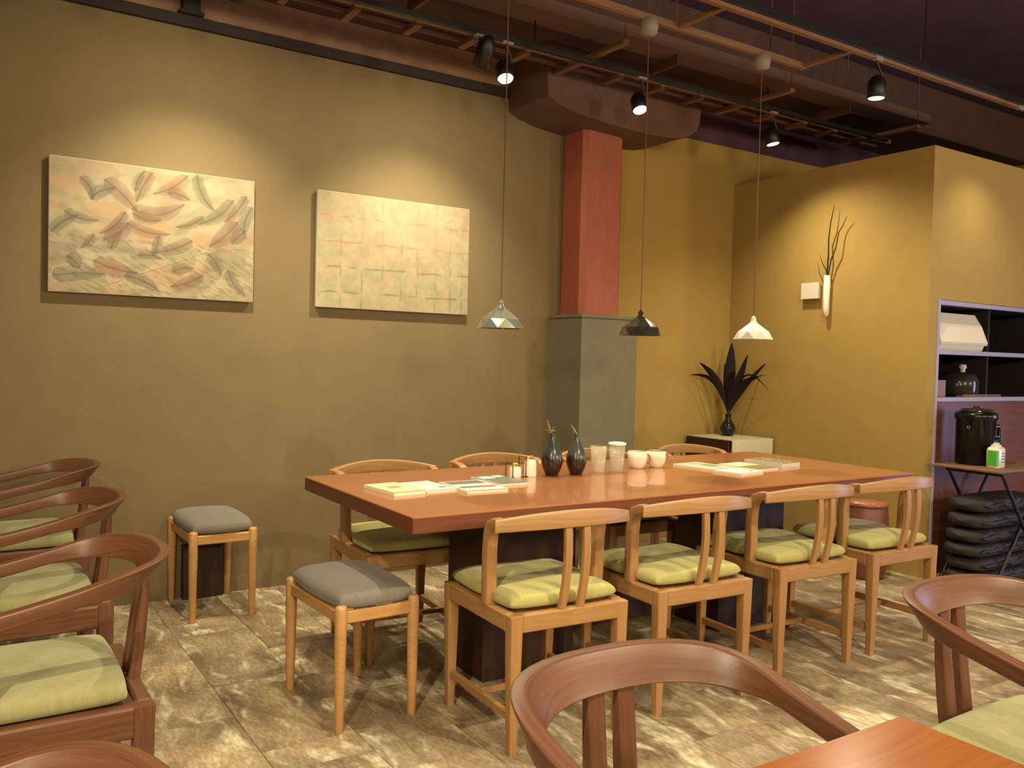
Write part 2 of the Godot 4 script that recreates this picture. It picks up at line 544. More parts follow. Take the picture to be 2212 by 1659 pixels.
func make_materials():
	var oak := wood_tex(Color(0.665, 0.50, 0.315), Color(0.555, 0.395, 0.225), 3)
	M.oak = tmat(oak, Vector3(1.6, 3.0, 1), 0.42)
	var beech := wood_tex(Color(0.74, 0.56, 0.35), Color(0.65, 0.47, 0.27), 5)
	M.beech = tmat(beech, Vector3(1.6, 3.0, 1), 0.4)
	var red := wood_tex(Color(0.435, 0.275, 0.18), Color(0.31, 0.18, 0.115), 8)
	M.rosewood = tmat(red, Vector3(1.6, 3.0, 1), 0.40)
	var cherry := wood_tex(Color(0.64, 0.41, 0.26), Color(0.56, 0.34, 0.21), 12)
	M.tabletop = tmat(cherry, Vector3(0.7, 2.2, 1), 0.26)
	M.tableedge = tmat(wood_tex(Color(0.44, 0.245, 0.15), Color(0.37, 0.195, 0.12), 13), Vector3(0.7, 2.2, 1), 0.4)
	M.tabletop.clearcoat_enabled = true
	M.tabletop.clearcoat = 0.5
	M.tabletop.clearcoat_roughness = 0.05
	var dk := wood_tex(Color(0.24, 0.11, 0.07), Color(0.15, 0.065, 0.045), 15)
	M.darkwood = tmat(dk, Vector3(1.0, 2.0, 1), 0.5)
	var fgw := wood_tex(Color(0.62, 0.375, 0.185), Color(0.52, 0.285, 0.125), 18)
	M.fgtable = tmat(fgw, Vector3(0.9, 2.6, 1), 0.25)
	M.fgtable.clearcoat_enabled = true
	M.fgtable.clearcoat = 0.4
	M.fgtable.clearcoat_roughness = 0.1
	M.panel = tmat(wood_tex(Color(0.46, 0.26, 0.19), Color(0.36, 0.19, 0.14), 22), Vector3(1, 1.5, 1), 0.45)
	M.lime = tmat(weave_tex(Color(0.60, 0.57, 0.325), Color(0.67, 0.64, 0.395), 31), Vector3(9, 9, 1), 0.95)
	M.sage = tmat(weave_tex(Color(0.50, 0.48, 0.31), Color(0.58, 0.56, 0.38), 33), Vector3(9, 9, 1), 0.95)
	M.greycloth = tmat(weave_tex(Color(0.42, 0.385, 0.345), Color(0.48, 0.445, 0.40), 35), Vector3(9, 9, 1), 0.95)
	for k in ["lime", "sage", "greycloth"]:
		M[k].rim_enabled = true
		M[k].rim = 0.25
	M.tan = tmat(mottled_tex(Color(0.420, 0.355, 0.235), Color(0.450, 0.380, 0.255), 41, 0.03, 0.2), Vector3.ONE * 0.6, 0.85, 2)
	M.yellow = tmat(mottled_tex(Color(0.610, 0.500, 0.255), Color(0.645, 0.530, 0.280), 43, 0.03, 0.2), Vector3.ONE * 0.6, 0.85, 2)
	M.redpaint = tmat(mottled_tex(Color(0.56, 0.28, 0.20), Color(0.64, 0.355, 0.26), 45, 0.02, 0.1), Vector3(1.0, 0.25, 1.0), 0.6, 2)
	M.greengrey = tmat(mottled_tex(Color(0.40, 0.375, 0.295), Color(0.44, 0.415, 0.33), 47, 0.03, 0.15), Vector3.ONE * 0.8, 0.7, 2)
	M.ceiling = tmat(mottled_tex(Color(0.24, 0.155, 0.235), Color(0.34, 0.22, 0.29), 49, 0.012, 0.06), Vector3.ONE * 0.3, 0.9, 2)
	M.soffit = tmat(mottled_tex(Color(0.60, 0.46, 0.36), Color(0.50, 0.37, 0.28), 50, 0.015, 0.08), Vector3.ONE * 0.4, 0.85, 2)
	M.beam = tmat(mottled_tex(Color(0.34, 0.235, 0.22), Color(0.28, 0.19, 0.19), 58, 0.015, 0.08), Vector3.ONE * 0.4, 0.85, 2)
	M.drop = tmat(mottled_tex(Color(0.40, 0.285, 0.225), Color(0.34, 0.24, 0.19), 50, 0.015, 0.08), Vector3.ONE * 0.4, 0.85, 2)
	M.batten = tmat(wood_tex(Color(0.52, 0.38, 0.25), Color(0.42, 0.29, 0.18), 52), Vector3(1, 2, 1), 0.7)
	M.tube = mat(Color(0.36, 0.23, 0.18), 0.6)
	M.darktrim = mat(Color(0.14, 0.09, 0.075), 0.7)
	M.black = mat(Color(0.05, 0.045, 0.045), 0.45)
	M.blacksatin = mat(Color(0.045, 0.04, 0.045), 0.25)
	M.white = mat(Color(0.86, 0.82, 0.74), 0.5)
	M.whitegloss = mat(Color(0.88, 0.83, 0.74), 0.25)
	M.offwhite = mat(Color(0.80, 0.77, 0.70), 0.7)
	M.cord = mat(Color(0.42, 0.24, 0.13), 0.7)
	M.silver = mat(Color(0.56, 0.57, 0.52), 0.16, 0.5)
	M.darksilver = mat(Color(0.33, 0.31, 0.28), 0.12, 0.7)
	M.porcelain = mat(Color(0.82, 0.80, 0.74), 0.3)
	M.brass = mat(Color(0.45, 0.38, 0.26), 0.3, 0.8)
	M.lilac = mat(Color(0.60, 0.57, 0.68), 0.5)
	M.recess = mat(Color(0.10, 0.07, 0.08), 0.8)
	M.floor = tmat(slate_tex(), Vector3(0.42, 0.42, 1), 0.5)
	M.grout = mat(Color(0.33, 0.28, 0.21), 0.9)
	M.canopy = mat(Color(0.52, 0.47, 0.42), 0.6)
	M.glass = mat(Color(0.80, 0.76, 0.66, 0.32), 0.05)
	M.glass.transparency = BaseMaterial3D.TRANSPARENCY_ALPHA
	M.leaf = mat(Color(0.10, 0.055, 0.05), 0.6, 0.0, 0.3)
	M.twig = mat(Color(0.19, 0.13, 0.08), 0.8)
	M.dried = mat(Color(0.74, 0.62, 0.46), 0.8)
	M.paper = mat(Color(0.86, 0.82, 0.72), 0.8)
	M.yellowlid = mat(Color(0.80, 0.64, 0.18), 0.5)
	M.linen = tmat(weave_tex(Color(0.64, 0.60, 0.48), Color(0.72, 0.68, 0.56), 37), Vector3(8, 8, 1), 0.95)
	M.bag = tmat(mottled_tex(Color(0.07, 0.06, 0.065), Color(0.19, 0.15, 0.14), 55, 0.03, 0.15), Vector3.ONE * 2.0, 0.7, 1)

func glow_mat(col: Color, e: float) -> StandardMaterial3D:
	var m := mat(Color(0.9, 0.88, 0.8), 0.4)
	m.emission_enabled = true
	m.emission = col
	m.emission_energy_multiplier = e
	return m

# ---------------------------------------------------------------- builders
func dining_chair(label: String) -> Node3D:
	# origin: middle of the rear seat edge on the floor; the sitter faces -z
	var t := thing("dining_chair", label, "chair", Vector3.ZERO, 0.0, "oak dining chairs around the long table")
	var w := 0.22
	var d := 0.47
	var top := 0.43
	for sx in [-1.0, 1.0]:
		for sz in [0, 1]:
			var mb := MB.new()
			var x: float = sx * (w - 0.022)
			var z: float = -0.022 if sz == 0 else -(d - 0.022)
			var rings := []
			rings.append(section(Vector3(x, 0.0, z), Vector3.RIGHT, Vector3.BACK, Vector2(0.026, 0.026), 0.3))
			rings.append(section(Vector3(x, 0.30, z), Vector3.RIGHT, Vector3.BACK, Vector2(0.040, 0.040), 0.3))
			rings.append(section(Vector3(x, top - 0.003, z), Vector3.RIGHT, Vector3.BACK, Vector2(0.044, 0.044), 0.3))
			mb.loft(rings, true, true)
			part("leg", mb, M.oak, t)
	for sx in [-1.0, 1.0]:
		var mb := MB.new()
		mb.box(Vector3(sx * w - (0.034 if sx > 0 else 0.0), top - 0.055, -d + 0.04), Vector3(sx * w + (0.034 if sx < 0 else 0.0), top, -0.04), 0.004)
		part("side_rail", mb, M.oak, t)
	for z in [0.0, -d + 0.032]:
		var mb := MB.new()
		mb.box(Vector3(-w + 0.04, top - 0.055, z - 0.032), Vector3(w - 0.04, top, z), 0.004)
		part("seat_rail", mb, M.oak, t)
	var bd := MB.new()
	bd.box(Vector3(-w + 0.03, top - 0.03, -d + 0.03), Vector3(w - 0.03, top - 0.008, -0.03), 0.002)
	part("seat_board", bd, M.oak, t)
	var cu := MB.new()
	cu.pillow(Vector3(0, top, -0.245), 0.208, 0.212, 0.052, 0.003, 10.0, 0.036, 0.045, true, 0.004, 0.09, 0.30)
	part("seat_cushion", cu, M.lime, t)
	# side posts that stand on the side rails
	for sx in [-1.0, 1.0]:
		var mb := MB.new()
		var rings := []
		for q in [[top - 0.002, 0.206, -0.170, 0.040, 0.040, 0.0], [0.60, 0.208, -0.168, 0.040, 0.038, 0.0], [0.655, 0.209, -0.160, 0.040, 0.037, 0.25], [0.682, 0.212, -0.140, 0.040, 0.036, 0.8], [0.694, 0.217, -0.105, 0.038, 0.034, 1.3], [0.697, 0.222, -0.062, 0.030, 0.034, 1.45]]:
			var zd := Vector3(0, -sin(q[5]), cos(q[5]))
			rings.append(section(Vector3(sx * q[1], q[0], q[2]), Vector3.RIGHT, zd, Vector2(q[3], q[4]), 0.4))
		mb.loft(rings, true, true)
		part("post", mb, M.oak, t)
	# two bowed slats in the middle of the back
	for sx in [-1.0, 1.0]:
		var mb := MB.new()
		var rings := []
		for i in 7:
			var k := i / 6.0
			rings.append(section(Vector3(sx * 0.034, lerpf(top - 0.01, 0.715, k), -0.016 + 0.018 * sin(PI * k) + 0.026 * k), Vector3.RIGHT, Vector3.BACK, Vector2(0.026, 0.018), 0.4))
		mb.loft(rings, true, true)
		part("slat", mb, M.oak, t)
	# crest rail: bowed backwards and a little higher in the middle, pointed towards its ends
	var cr := MB.new()
	var rs := []
	for i in 21:
		var k := i / 20.0 * 2.0 - 1.0
		var x := 0.246 * k
		var c := 1.0 - k * k
		var p := Vector3(x, 0.693 + 0.022 * c, 0.012 - 0.078 * pow(absf(k), 2.0))
		var slope := -0.078 * 2.0 * k / 0.246
		var tang := Vector3(1, 0, slope).normalized()
		var nrm := tang.cross(Vector3.UP).normalized()
		rs.append(section(p, nrm, (Vector3.UP - nrm * 0.10).normalized(), Vector2(0.028, 0.038 + 0.013 * c), 0.28))
	cr.loft(rs, true, true)
	part("crest_rail", cr, M.oak, t)
	# low stretchers
	for sx in [-1.0, 1.0]:
		var mb := MB.new()
		mb.box(Vector3(sx * 0.198 - 0.009, 0.10, -d + 0.035), Vector3(sx * 0.198 + 0.009, 0.128, -0.035), 0.003)
		part("stretcher", mb, M.oak, t)
	var mx := MB.new()
	mx.box(Vector3(-0.189, 0.104, -0.26), Vector3(0.189, 0.126, -0.242), 0.003)
	part("stretcher", mx, M.oak, t)
	return t

func armchair(label: String) -> Node3D:
	# origin: middle of the rear seat edge on the floor; the sitter faces -z
	var t := thing("armchair", label, "chair", Vector3.ZERO, 0.0, "reddish brown horseshoe armchairs")
	var w := 0.235
	var d := 0.47
	var top := 0.425
	for sx in [-1.0, 1.0]:
		for sz in [0, 1]:
			var mb := MB.new()
			var x: float = sx * (w - 0.022)
			var z: float = -0.022 if sz == 0 else -(d - 0.022)
			var rings := []
			rings.append(section(Vector3(x, 0.0, z), Vector3.RIGHT, Vector3.BACK, Vector2(0.030, 0.030), 0.35))
			rings.append(section(Vector3(x, 0.33, z), Vector3.RIGHT, Vector3.BACK, Vector2(0.044, 0.044), 0.35))
			rings.append(section(Vector3(x, top - 0.003, z), Vector3.RIGHT, Vector3.BACK, Vector2(0.046, 0.046), 0.35))
			mb.loft(rings, true, true)
			part("leg", mb, M.rosewood, t)
	for sx in [-1.0, 1.0]:
		var mb := MB.new()
		mb.box(Vector3(sx * w - (0.036 if sx > 0 else 0.0), top - 0.07, -d + 0.04), Vector3(sx * w + (0.036 if sx < 0 else 0.0), top, -0.04), 0.005)
		part("side_rail", mb, M.rosewood, t)
	for z in [0.0, -d + 0.034]:
		var mb := MB.new()
		mb.box(Vector3(-w + 0.04, top - 0.07, z - 0.034), Vector3(w - 0.04, top, z), 0.005)
		part("seat_rail", mb, M.rosewood, t)
	var bd := MB.new()
	bd.box(Vector3(-w + 0.03, top - 0.035, -d + 0.03), Vector3(w - 0.03, top - 0.01, -0.03), 0.002)
	part("seat_board", bd, M.rosewood, t)
	var cu := MB.new()
	cu.pillow(Vector3(0, top - 0.002, -0.252), 0.208, 0.208, 0.052, 0.004, 14.0, 0.0, 0.0, true, 0.0, 0.07, 0.25)
	part("seat_cushion", cu, M.sage, t)
	for sx in [-1.0, 1.0]:
		var mb := MB.new()
		var rings := []
		for i in 8:
			var k := i / 7.0
			rings.append(section(Vector3(sx * 0.031, lerpf(top - 0.01, 0.676, k), -0.015 + 0.026 * k + 0.003 * sin(PI * k)), Vector3.RIGHT, Vector3.BACK, Vector2(0.036, lerpf(0.028, 0.015, k * k)), 0.4))
		mb.loft(rings, true, true)
		part("slat", mb, M.rosewood, t)
	for sx in [-1.0, 1.0]:
		var mb := MB.new()
		bar(mb, Vector3(sx * 0.215, top - 0.002, -0.335), Vector3(sx * 0.226, 0.628, -0.325), Vector2(0.032, 0.046), Vector2(0.030, 0.036), Vector3.RIGHT, 0.5)
		part("arm_post", mb, M.rosewood, t)
	# one horseshoe rail: arm, back, arm
	var mb := MB.new()
	var path := []
	for i in 8:
		path.append(Vector3(0.228, 0, lerpf(-0.43, -0.16, i / 8.0)))
	for i in 25:
		var a := PI * i / 24.0
		var cs := cos(a)
		var sn := sin(a)
		path.append(Vector3(0.228 * signf(cs) * pow(absf(cs), 0.86), 0, -0.16 + 0.192 * pow(sn, 0.86)))
	for i in 8:
		path.append(Vector3(-0.228, 0, lerpf(-0.16, -0.43, (i + 1) / 8.0)))
	var rings := []
	for i in path.size():
		var p: Vector3 = path[i]
		var k := clampf((p.z + 0.43) / 0.462, 0, 1)
		p.y = 0.632 + 0.070 * smoothstep(0.0, 1.0, k)
		var tan3: Vector3 = (path[mini(i + 1, path.size() - 1)] - path[maxi(i - 1, 0)]).normalized()
		var out := tan3.cross(Vector3.UP).normalized()
		var b := smoothstep(0.55, 0.95, k)
		var sz := Vector2(lerpf(0.032, 0.024, b), lerpf(0.034, 0.068, b))
		if i == 0 or i == path.size() - 1:
			sz *= 0.8
		rings.append(section(p, out, (Vector3.UP - out * 0.75 * b).normalized(), sz, 0.3))
	mb.loft(rings, true, true)
	part("arm_rail", mb, M.rosewood, t)
	return t

func stool(label: String) -> Node3D:
	var t := thing("stool", label, "stool", Vector3.ZERO, 0.0, "beech stools with grey pads")
	var hx := 0.131
	var hz := 0.208
	for sx in [-1.0, 1.0]:
		for sz in [-1.0, 1.0]:
			var mb := MB.new()
			mb.lathe([Vector2(0.0135, 0.0), Vector2(0.0145, 0.01), Vector2(0.0195, 0.30), Vector2(0.0195, 0.395), Vector2(0.017, 0.402), Vector2(0.010, 0.405)], 20, Vector3(sx * hx, 0, sz * hz))
			part("leg", mb, M.beech, t)
	for s in [-1.0, 1.0]:
		var mb := MB.new()
		mb.box(Vector3(-hx + 0.016, 0.345, s * hz - 0.010), Vector3(hx - 0.016, 0.386, s * hz + 0.010), 0.004)
		part("apron", mb, M.beech, t)
		var mc := MB.new()
		mc.box(Vector3(s * hx - 0.010, 0.345, -hz + 0.016), Vector3(s * hx + 0.010, 0.386, hz - 0.016), 0.004)
		part("apron", mc, M.beech, t)
	var cu := MB.new()
	cu.pillow(Vector3(0, 0.382, 0), 0.146, 0.226, 0.066, 0.010, 7.0, 0.0, 0.0, true, 0.0, 0.20, 0.34)
	part("seat_pad", cu, M.greycloth, t)
	return t

func spotlight(label: String, at: Vector3, target: Vector3, track_y: float, energy: float, angle: float, lit := true, col := Color(1.0, 0.80, 0.52), group := "ceiling spotlights", body := 1.0, spill := 0.0):
	var track_z := -3.57
	if at.z > -3.0: track_z = -2.568
	if at.z > -1.0: track_z = -0.404
	# at: the lamp's face; body runs back from it
	var t := thing("track_spotlight", label, "spotlight", at, 0.0, group)
	var dir := (target - at).normalized()
	var back := -dir
	var side := back.cross(Vector3.RIGHT).normalized()
	var bs := Basis(side.cross(back).normalized(), back, side)
	var mb := MB.new()
	mb.lathe([Vector2(0.039, -0.002), Vector2(0.042, 0.0), Vector2(0.042, 0.075 * body), Vector2(0.028, 0.098 * body), Vector2(0.012, 0.108 * body), Vector2(0.0, 0.108 * body)], 20, Vector3.ZERO, bs, true, false)
	var house := part("housing", mb, M.black, t)
	var fc := MB.new()
	fc.lathe([Vector2(0.0, -0.001), Vector2(0.036, -0.001), Vector2(0.0385, 0.004)], 20, Vector3.ZERO, bs, true, false)
	var face := part("lamp_face", fc, M.glow if lit else M.black, house)
	face.set_meta("label", "glowing lamp face")
	var arm := MB.new()
	var hinge := back * 0.06 * body
	var tz := track_z - at.z
	arm.tube([hinge + Vector3(0.040, 0, 0), hinge + Vector3(0.040, 0.05, 0), Vector3(hinge.x, track_y - at.y - 0.025, tz), Vector3(hinge.x, track_y - at.y, tz)], [0.006, 0.006, 0.006, 0.008], 8)
	part("bracket", arm, M.black, t)
	var ad := MB.new()
	ad.box(Vector3(hinge.x - 0.03, track_y - at.y - 0.014, tz - 0.014), Vector3(hinge.x + 0.03, track_y - at.y + 0.010, tz + 0.014), 0.004)
	part("track_adapter", ad, M.canopy if lit else M.black, t)
	var l := SpotLight3D.new()
	l.name = "lamp_beam"
	l.light_color = col
	l.light_energy = energy
	l.spot_angle = angle
	l.spot_angle_attenuation = 1.0
	l.spot_range = 14.0
	l.spot_attenuation = 2.0
	l.light_size = 0.03
	l.shadow_enabled = true
	t.add_child(l)
	l.position = dir * 0.012
	l.basis = Basis.looking_at(dir, Vector3.UP if absf(dir.y) < 0.98 else Vector3.FORWARD)
	if spill > 0.0:
		# the wide soft spill around the lamp's main beam
		var w := l.duplicate() as SpotLight3D
		w.name = "lamp_spill"
		w.light_energy = spill
		w.spot_angle = 84.0
		t.add_child(w)
	return t

func pendant(label: String, p: Vector3, tube_y: float, m: Material, turn: float):
	var t := thing("pendant_lamp", label, "lamp", p, turn, "faceted pendant lamps over the long table")
	var n := 8
	var lowr := 0.094
	var midr := 0.078
	var low := []
	var mid := []
	var top := []
	for k in n:
		var a := TAU * k / n
		var b := TAU * (k + 0.5) / n
		low.append(Vector3(cos(a) * lowr, 0.0, sin(a) * lowr))
		mid.append(Vector3(cos(b) * midr, 0.036, sin(b) * midr))
		top.append(Vector3(cos(a) * 0.019, 0.079, sin(a) * 0.019))
	var mb := MB.new()
	var ref := Vector3(0, 0.0, 0)
	for k in n:
		var j := (k + 1) % n
		var i := (k + n - 1) % n
		mb.tri(low[k], low[j], mid[k], ref, false)
		mb.tri(low[k], mid[i], mid[k], ref, false)
		mb.tri(top[k], mid[i], mid[k], ref, false)
		mb.tri(top[k], top[j], mid[k], ref, false)
	# inner skin a little smaller gives the shade its thickness
	var sc := 0.965
	for k in n:
		var j := (k + 1) % n
		var i := (k + n - 1) % n
		mb.tri(low[k] * sc, low[j] * sc, mid[k] * sc, Vector3(0, 1, 0), false)
		mb.tri(low[k] * sc, mid[i] * sc, mid[k] * sc, Vector3(0, 1, 0), false)
		mb.tri(top[k] * sc, mid[i] * sc, mid[k] * sc, Vector3(0, 1, 0), false)
		mb.quad(low[k], low[j], low[j] * sc, low[k] * sc, Vector3(0, 1, 0))
	var shade := part("shade", mb, m, t)
	var cap := MB.new()
	cap.lathe([Vector2(0.019, 0.077), Vector2(0.016, 0.086), Vector2(0.011, 0.09), Vector2(0.012, 0.10), Vector2(0.007, 0.108), Vector2(0.003, 0.114), Vector2(0.0, 0.114)], 16)
	part("cap", cap, m, t)
	var bulb := MB.new()
	bulb.lathe([Vector2(0.0, 0.012), Vector2(0.014, 0.018), Vector2(0.018, 0.032), Vector2(0.012, 0.05), Vector2(0.011, 0.076)], 14, Vector3.ZERO, Basis(), true, false)
	part("bulb", bulb, M.offwhite, shade)
	var h := tube_y - p.y
	var cd := MB.new()
	cd.tube([Vector3(0, 0.112, 0), Vector3(0, h - 0.05, 0)], [0.0025, 0.0025], 6)
	part("cord", cd, M.cord, t)
	var cn := MB.new()
	cn.lathe([Vector2(0.012, h - 0.062), Vector2(0.034, h - 0.054), Vector2(0.040, h - 0.03), Vector2(0.040, h + 0.008), Vector2(0.0, h + 0.008)], 18)
	part("canopy", cn, M.canopy, t)
	return t

func canvas(label: String, x0: float, x1: float, y0: float, y1: float, t: Texture2D):
	var o := thing("canvas_painting", label, "painting", Vector3((x0 + x1) / 2, (y0 + y1) / 2, -4.33))
	var hw := (x1 - x0) / 2
	var hh := (y1 - y0) / 2
	var mb := MB.new()
	mb.box(Vector3(-hw, -hh, 0.008), Vector3(hw, hh, 0.036), 0.003)
	part("stretched_edge", mb, M.offwhite, o)
	var fr := MB.new()
	fr.quad(Vector3(-hw + 0.002, hh - 0.002, 0.0372), Vector3(hw - 0.002, hh - 0.002, 0.0372), Vector3(hw - 0.002, -hh + 0.002, 0.0372), Vector3(-hw + 0.002, -hh + 0.002, 0.0372), Vector3.ZERO, false, Vector2(0, 0), Vector2(1, 0), Vector2(1, 1), Vector2(0, 1))
	var m := mat(Color(0.68, 0.68, 0.68), 0.85)
	m.albedo_texture = t
	part("painted_face", fr, m, o)
	var hk := MB.new()
	hk.box(Vector3(-0.03, hh - 0.08, 0.0), Vector3(0.03, hh - 0.05, 0.010), 0.002)
	part("hanger", hk, M.darktrim, o)

func booklet(called: String, label: String, at: Vector3, w: float, l: float, h: float, turn: float, kind: int, edge: Material, group: String):
	var o := thing(called, label, "magazine" if called == "magazine" else called, at, turn, group)
	var pg := MB.new()
	pg.box(Vector3(-w / 2 + 0.002, 0.001, -l / 2 + 0.002), Vector3(w / 2 - 0.001, h - 0.001, l / 2 - 0.002), 0.0008)
	part("pages", pg, edge, o)
	var cv := MB.new()
	cv.quad(Vector3(-w / 2, h, -l / 2), Vector3(w / 2, h, -l / 2), Vector3(w / 2, h, l / 2), Vector3(-w / 2, h, l / 2), Vector3(0, -1, 0), false, Vector2(0, 0), Vector2(1, 0), Vector2(1, 1), Vector2(0, 1))
	cv.quad(Vector3(-w / 2, h - 0.001, -l / 2), Vector3(w / 2, h - 0.001, -l / 2), Vector3(w / 2, h - 0.001, l / 2), Vector3(-w / 2, h - 0.001, l / 2), Vector3(0, 1, 0))
	var m := mat(Color.WHITE, 0.35)
	m.albedo_texture = cover_tex(kind)
	part("cover", cv, m, o)
	var sp := MB.new()
	sp.box(Vector3(-w / 2 - 0.001, 0.0, -l / 2), Vector3(-w / 2 + 0.0015, h, l / 2), 0.0004)
	part("spine", sp, edge, o)
	var bk := MB.new()
	bk.box(Vector3(-w / 2, 0.0, -l / 2), Vector3(w / 2, 0.001, l / 2), 0.0002)
	part("back_cover", bk, edge, o)

# ---------------------------------------------------------------- scene
func _ready():
	camera_and_light()
	make_materials()
	M.glow = glow_mat(Color(1.0, 0.93, 0.74), 6.0)
	M.globe = glow_mat(Color(1.0, 0.84, 0.62), 1.5)
	M.coolglow = glow_mat(Color(0.72, 0.78, 1.0), 1.2)
	room()
	ceiling_gear()
	lamps()
	furniture()
	wall_things()
	table_things()
	corner_things()
	shelf_things()

func camera_and_light():
	var cam := Camera3D.new()
	cam.name = "camera"
	var yaw := 0.5753
	var pitch := -0.0301
	var roll := 0.0249
	var fwd := Vector3(sin(yaw) * cos(pitch), sin(pitch), -cos(yaw) * cos(pitch))
	var r := Vector3(cos(yaw), 0, sin(yaw))
	var u := r.cross(fwd).normalized()
	var r2 := r * cos(roll) + u * sin(roll)
	var u2 := -r * sin(roll) + u * cos(roll)
	cam.basis = Basis(r2, u2, -fwd)
	cam.position = Vector3(0, CAM_Y, 0)
	cam.fov = rad_to_deg(2.0 * atan(829.5 / FOCAL))
	cam.near = 0.02
	add_child(cam)
	cam.current = true
	var we := WorldEnvironment.new()
	we.name = "environment"
	var e := Environment.new()
	e.background_mode = Environment.BG_COLOR
	e.background_color = Color(0.01, 0.01, 0.012)
	e.tonemap_mode = Environment.TONE_MAPPER_LINEAR
	e.tonemap_exposure = 0.76
	e.sdfgi_enabled = true
	e.ssao_enabled = true
	e.ssil_enabled = true
	we.environment = e
	add_child(we)

func room():
	# floor slab with slate tiles laid on it
	var fl := MB.new()
	fl.box(Vector3(-3.6, -0.2, -4.5), Vector3(7.8, -0.002, 3.4), 0.0005)
	var floor_node := struct("floor", fl, M.grout)
	var g := RandomNumberGenerator.new()
	g.seed = 4
	var tw := 0.3
	var tl := 0.6
	var x := -1.024
	var col := 0
	while x < 6.0:
		var z := -4.33 - (0.3 if col % 2 == 1 else 0.0)
		while z < -0.1:
			var z0 := maxf(z, -4.33)
			var z1 := z + tl
			var o := Vector2(g.randf_range(0, 6), g.randf_range(0, 6))
			if g.randf() < 0.45:
				o = Vector2.ZERO
			var dy := g.randf_range(-0.0004, 0.0004)
			var mb := MB.new()
			var lo := Vector3(x + 0.0012, -0.004, z0 + 0.0012)
			var hi := Vector3(x + tw - 0.0012, dy, z1 - 0.0012)
			var c := [Vector3(lo.x, hi.y, lo.z), Vector3(hi.x, hi.y, lo.z), Vector3(hi.x, hi.y, hi.z), Vector3(lo.x, hi.y, hi.z)]
			var ref := (lo + hi) * 0.5
			var uv := []
			for p in c:
				uv.append(Vector2(p.x, p.z) + o)
			mb.quad(c[0], c[1], c[2], c[3], ref, false, uv[0], uv[1], uv[2], uv[3])
			for k in 4:
				var a: Vector3 = c[k]
				var b: Vector3 = c[(k + 1) % 4]
				mb.quad(a, b, Vector3(b.x, lo.y, b.z), Vector3(a.x, lo.y, a.z), ref, false, uv[k], uv[(k + 1) % 4], uv[(k + 1) % 4], uv[k])
			part("tile", mb, M.floor, floor_node)
			z += tl
		x += tw
		col += 1
	# walls
	solid("wall_back", Vector3(-3.5, -0.1, -4.5), Vector3(3.30, 2.735, -4.33), M.tan)
	solid("wall_back_right", Vector3(3.30, -0.1, -4.5), Vector3(7.7, 2.735, -4.33), M.yellow)
	solid("wall_upper", Vector3(-3.5, 2.735, -4.5), Vector3(3.3, 3.3, -4.332), M.soffit)  # lighter brown stands in for lamp bounce on this stretch
	solid("wall_upper_right", Vector3(3.3, 2.735, -4.5), Vector3(7.7, 3.3, -4.332), M.ceiling)  # same wall carried on, darker material stands in for its shade
	solid("trim_1", Vector3(-3.5, 2.735, -4.332), Vector3(2.86, 2.787, -4.300), M.darktrim, 0.003)
	solid("wall_left", Vector3(-3.6, -0.1, -4.5), Vector3(-3.5, 3.3, 3.3), M.tan)
	solid("wall_right", Vector3(7.6, -0.1, -4.5), Vector3(7.7, 3.3, 3.3), M.yellow)
	solid("wall_front", Vector3(-3.5, -0.1, 3.2), Vector3(7.7, 3.3, 3.3), M.tan)
	solid("ceiling", Vector3(-3.6, 3.3, -4.5), Vector3(7.8, 3.45, 3.4), M.ceiling)
	solid("ceiling_soffit", Vector3(-3.5, 2.95, -4.332), Vector3(7.6, 3.3, -3.76), M.beam, 0.004)
	# column: painted red above a wider grey green casing
	var red := struct("wall_column", box_mb(Vector3(3.138, 1.44, -4.34), Vector3(3.447, 2.75, -4.10), 0.03), M.redpaint)
	red.set_meta("label", "red painted column shaft")
	var casing := MB.new()
	casing.box(Vector3(3.070, -0.05, -4.34), Vector3(3.500, 1.452, -4.0), 0.004)
	casing.box(Vector3(3.064, 1.452, -4.34), Vector3(3.506, 1.474, -3.994), 0.004)
	struct("column_casing", casing, M.greengrey)
	# rounded concrete drop that the column carries
	var pts := [Vector2(2.72, 2.96), Vector2(2.74, 2.66), Vector2(2.80, 2.63), Vector2(2.93, 2.60), Vector2(3.16, 2.577), Vector2(3.42, 2.567), Vector2(3.60, 2.570), Vector2(3.70, 2.578), Vector2(3.80, 2.602), Vector2(3.87, 2.645), Vector2(3.90, 2.70), Vector2(3.92, 2.96)]
	var rings := []
	for zz in [-4.34, -3.93]:
		var ring := []
		for q in pts:
			ring.append(Vector3(q.x, q.y, zz))
		rings.append(ring)
	var dr := MB.new()
	dr.loft(rings, false, true)
	struct("ceiling_drop", dr, M.drop)
	# yellow partition block, lower than the ceiling, with a shelf recess in its front
	var pb := MB.new()
	pb.box(Vector3(4.655, -0.1, -4.34), Vector3(4.745, 2.472, -2.83), 0.0004)
	pb.box(Vector3(4.745, 1.604, -2.98), Vector3(7.65, 2.472, -2.83), 0.0001)
	pb.box(Vector3(6.0, -0.1, -2.98), Vector3(7.65, 1.604, -2.83), 0.0005)
	pb.box(Vector3(4.745, 2.38, -4.34), Vector3(7.65, 2.472, -2.98), 0.0005)
	struct("wall_partition", pb, M.yellow)
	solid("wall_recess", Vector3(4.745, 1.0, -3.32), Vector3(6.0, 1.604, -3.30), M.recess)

func box_mb(lo: Vector3, hi: Vector3, bev := 0.004) -> MB:
	var mb := MB.new()
	mb.box(lo, hi, bev)
	return mb

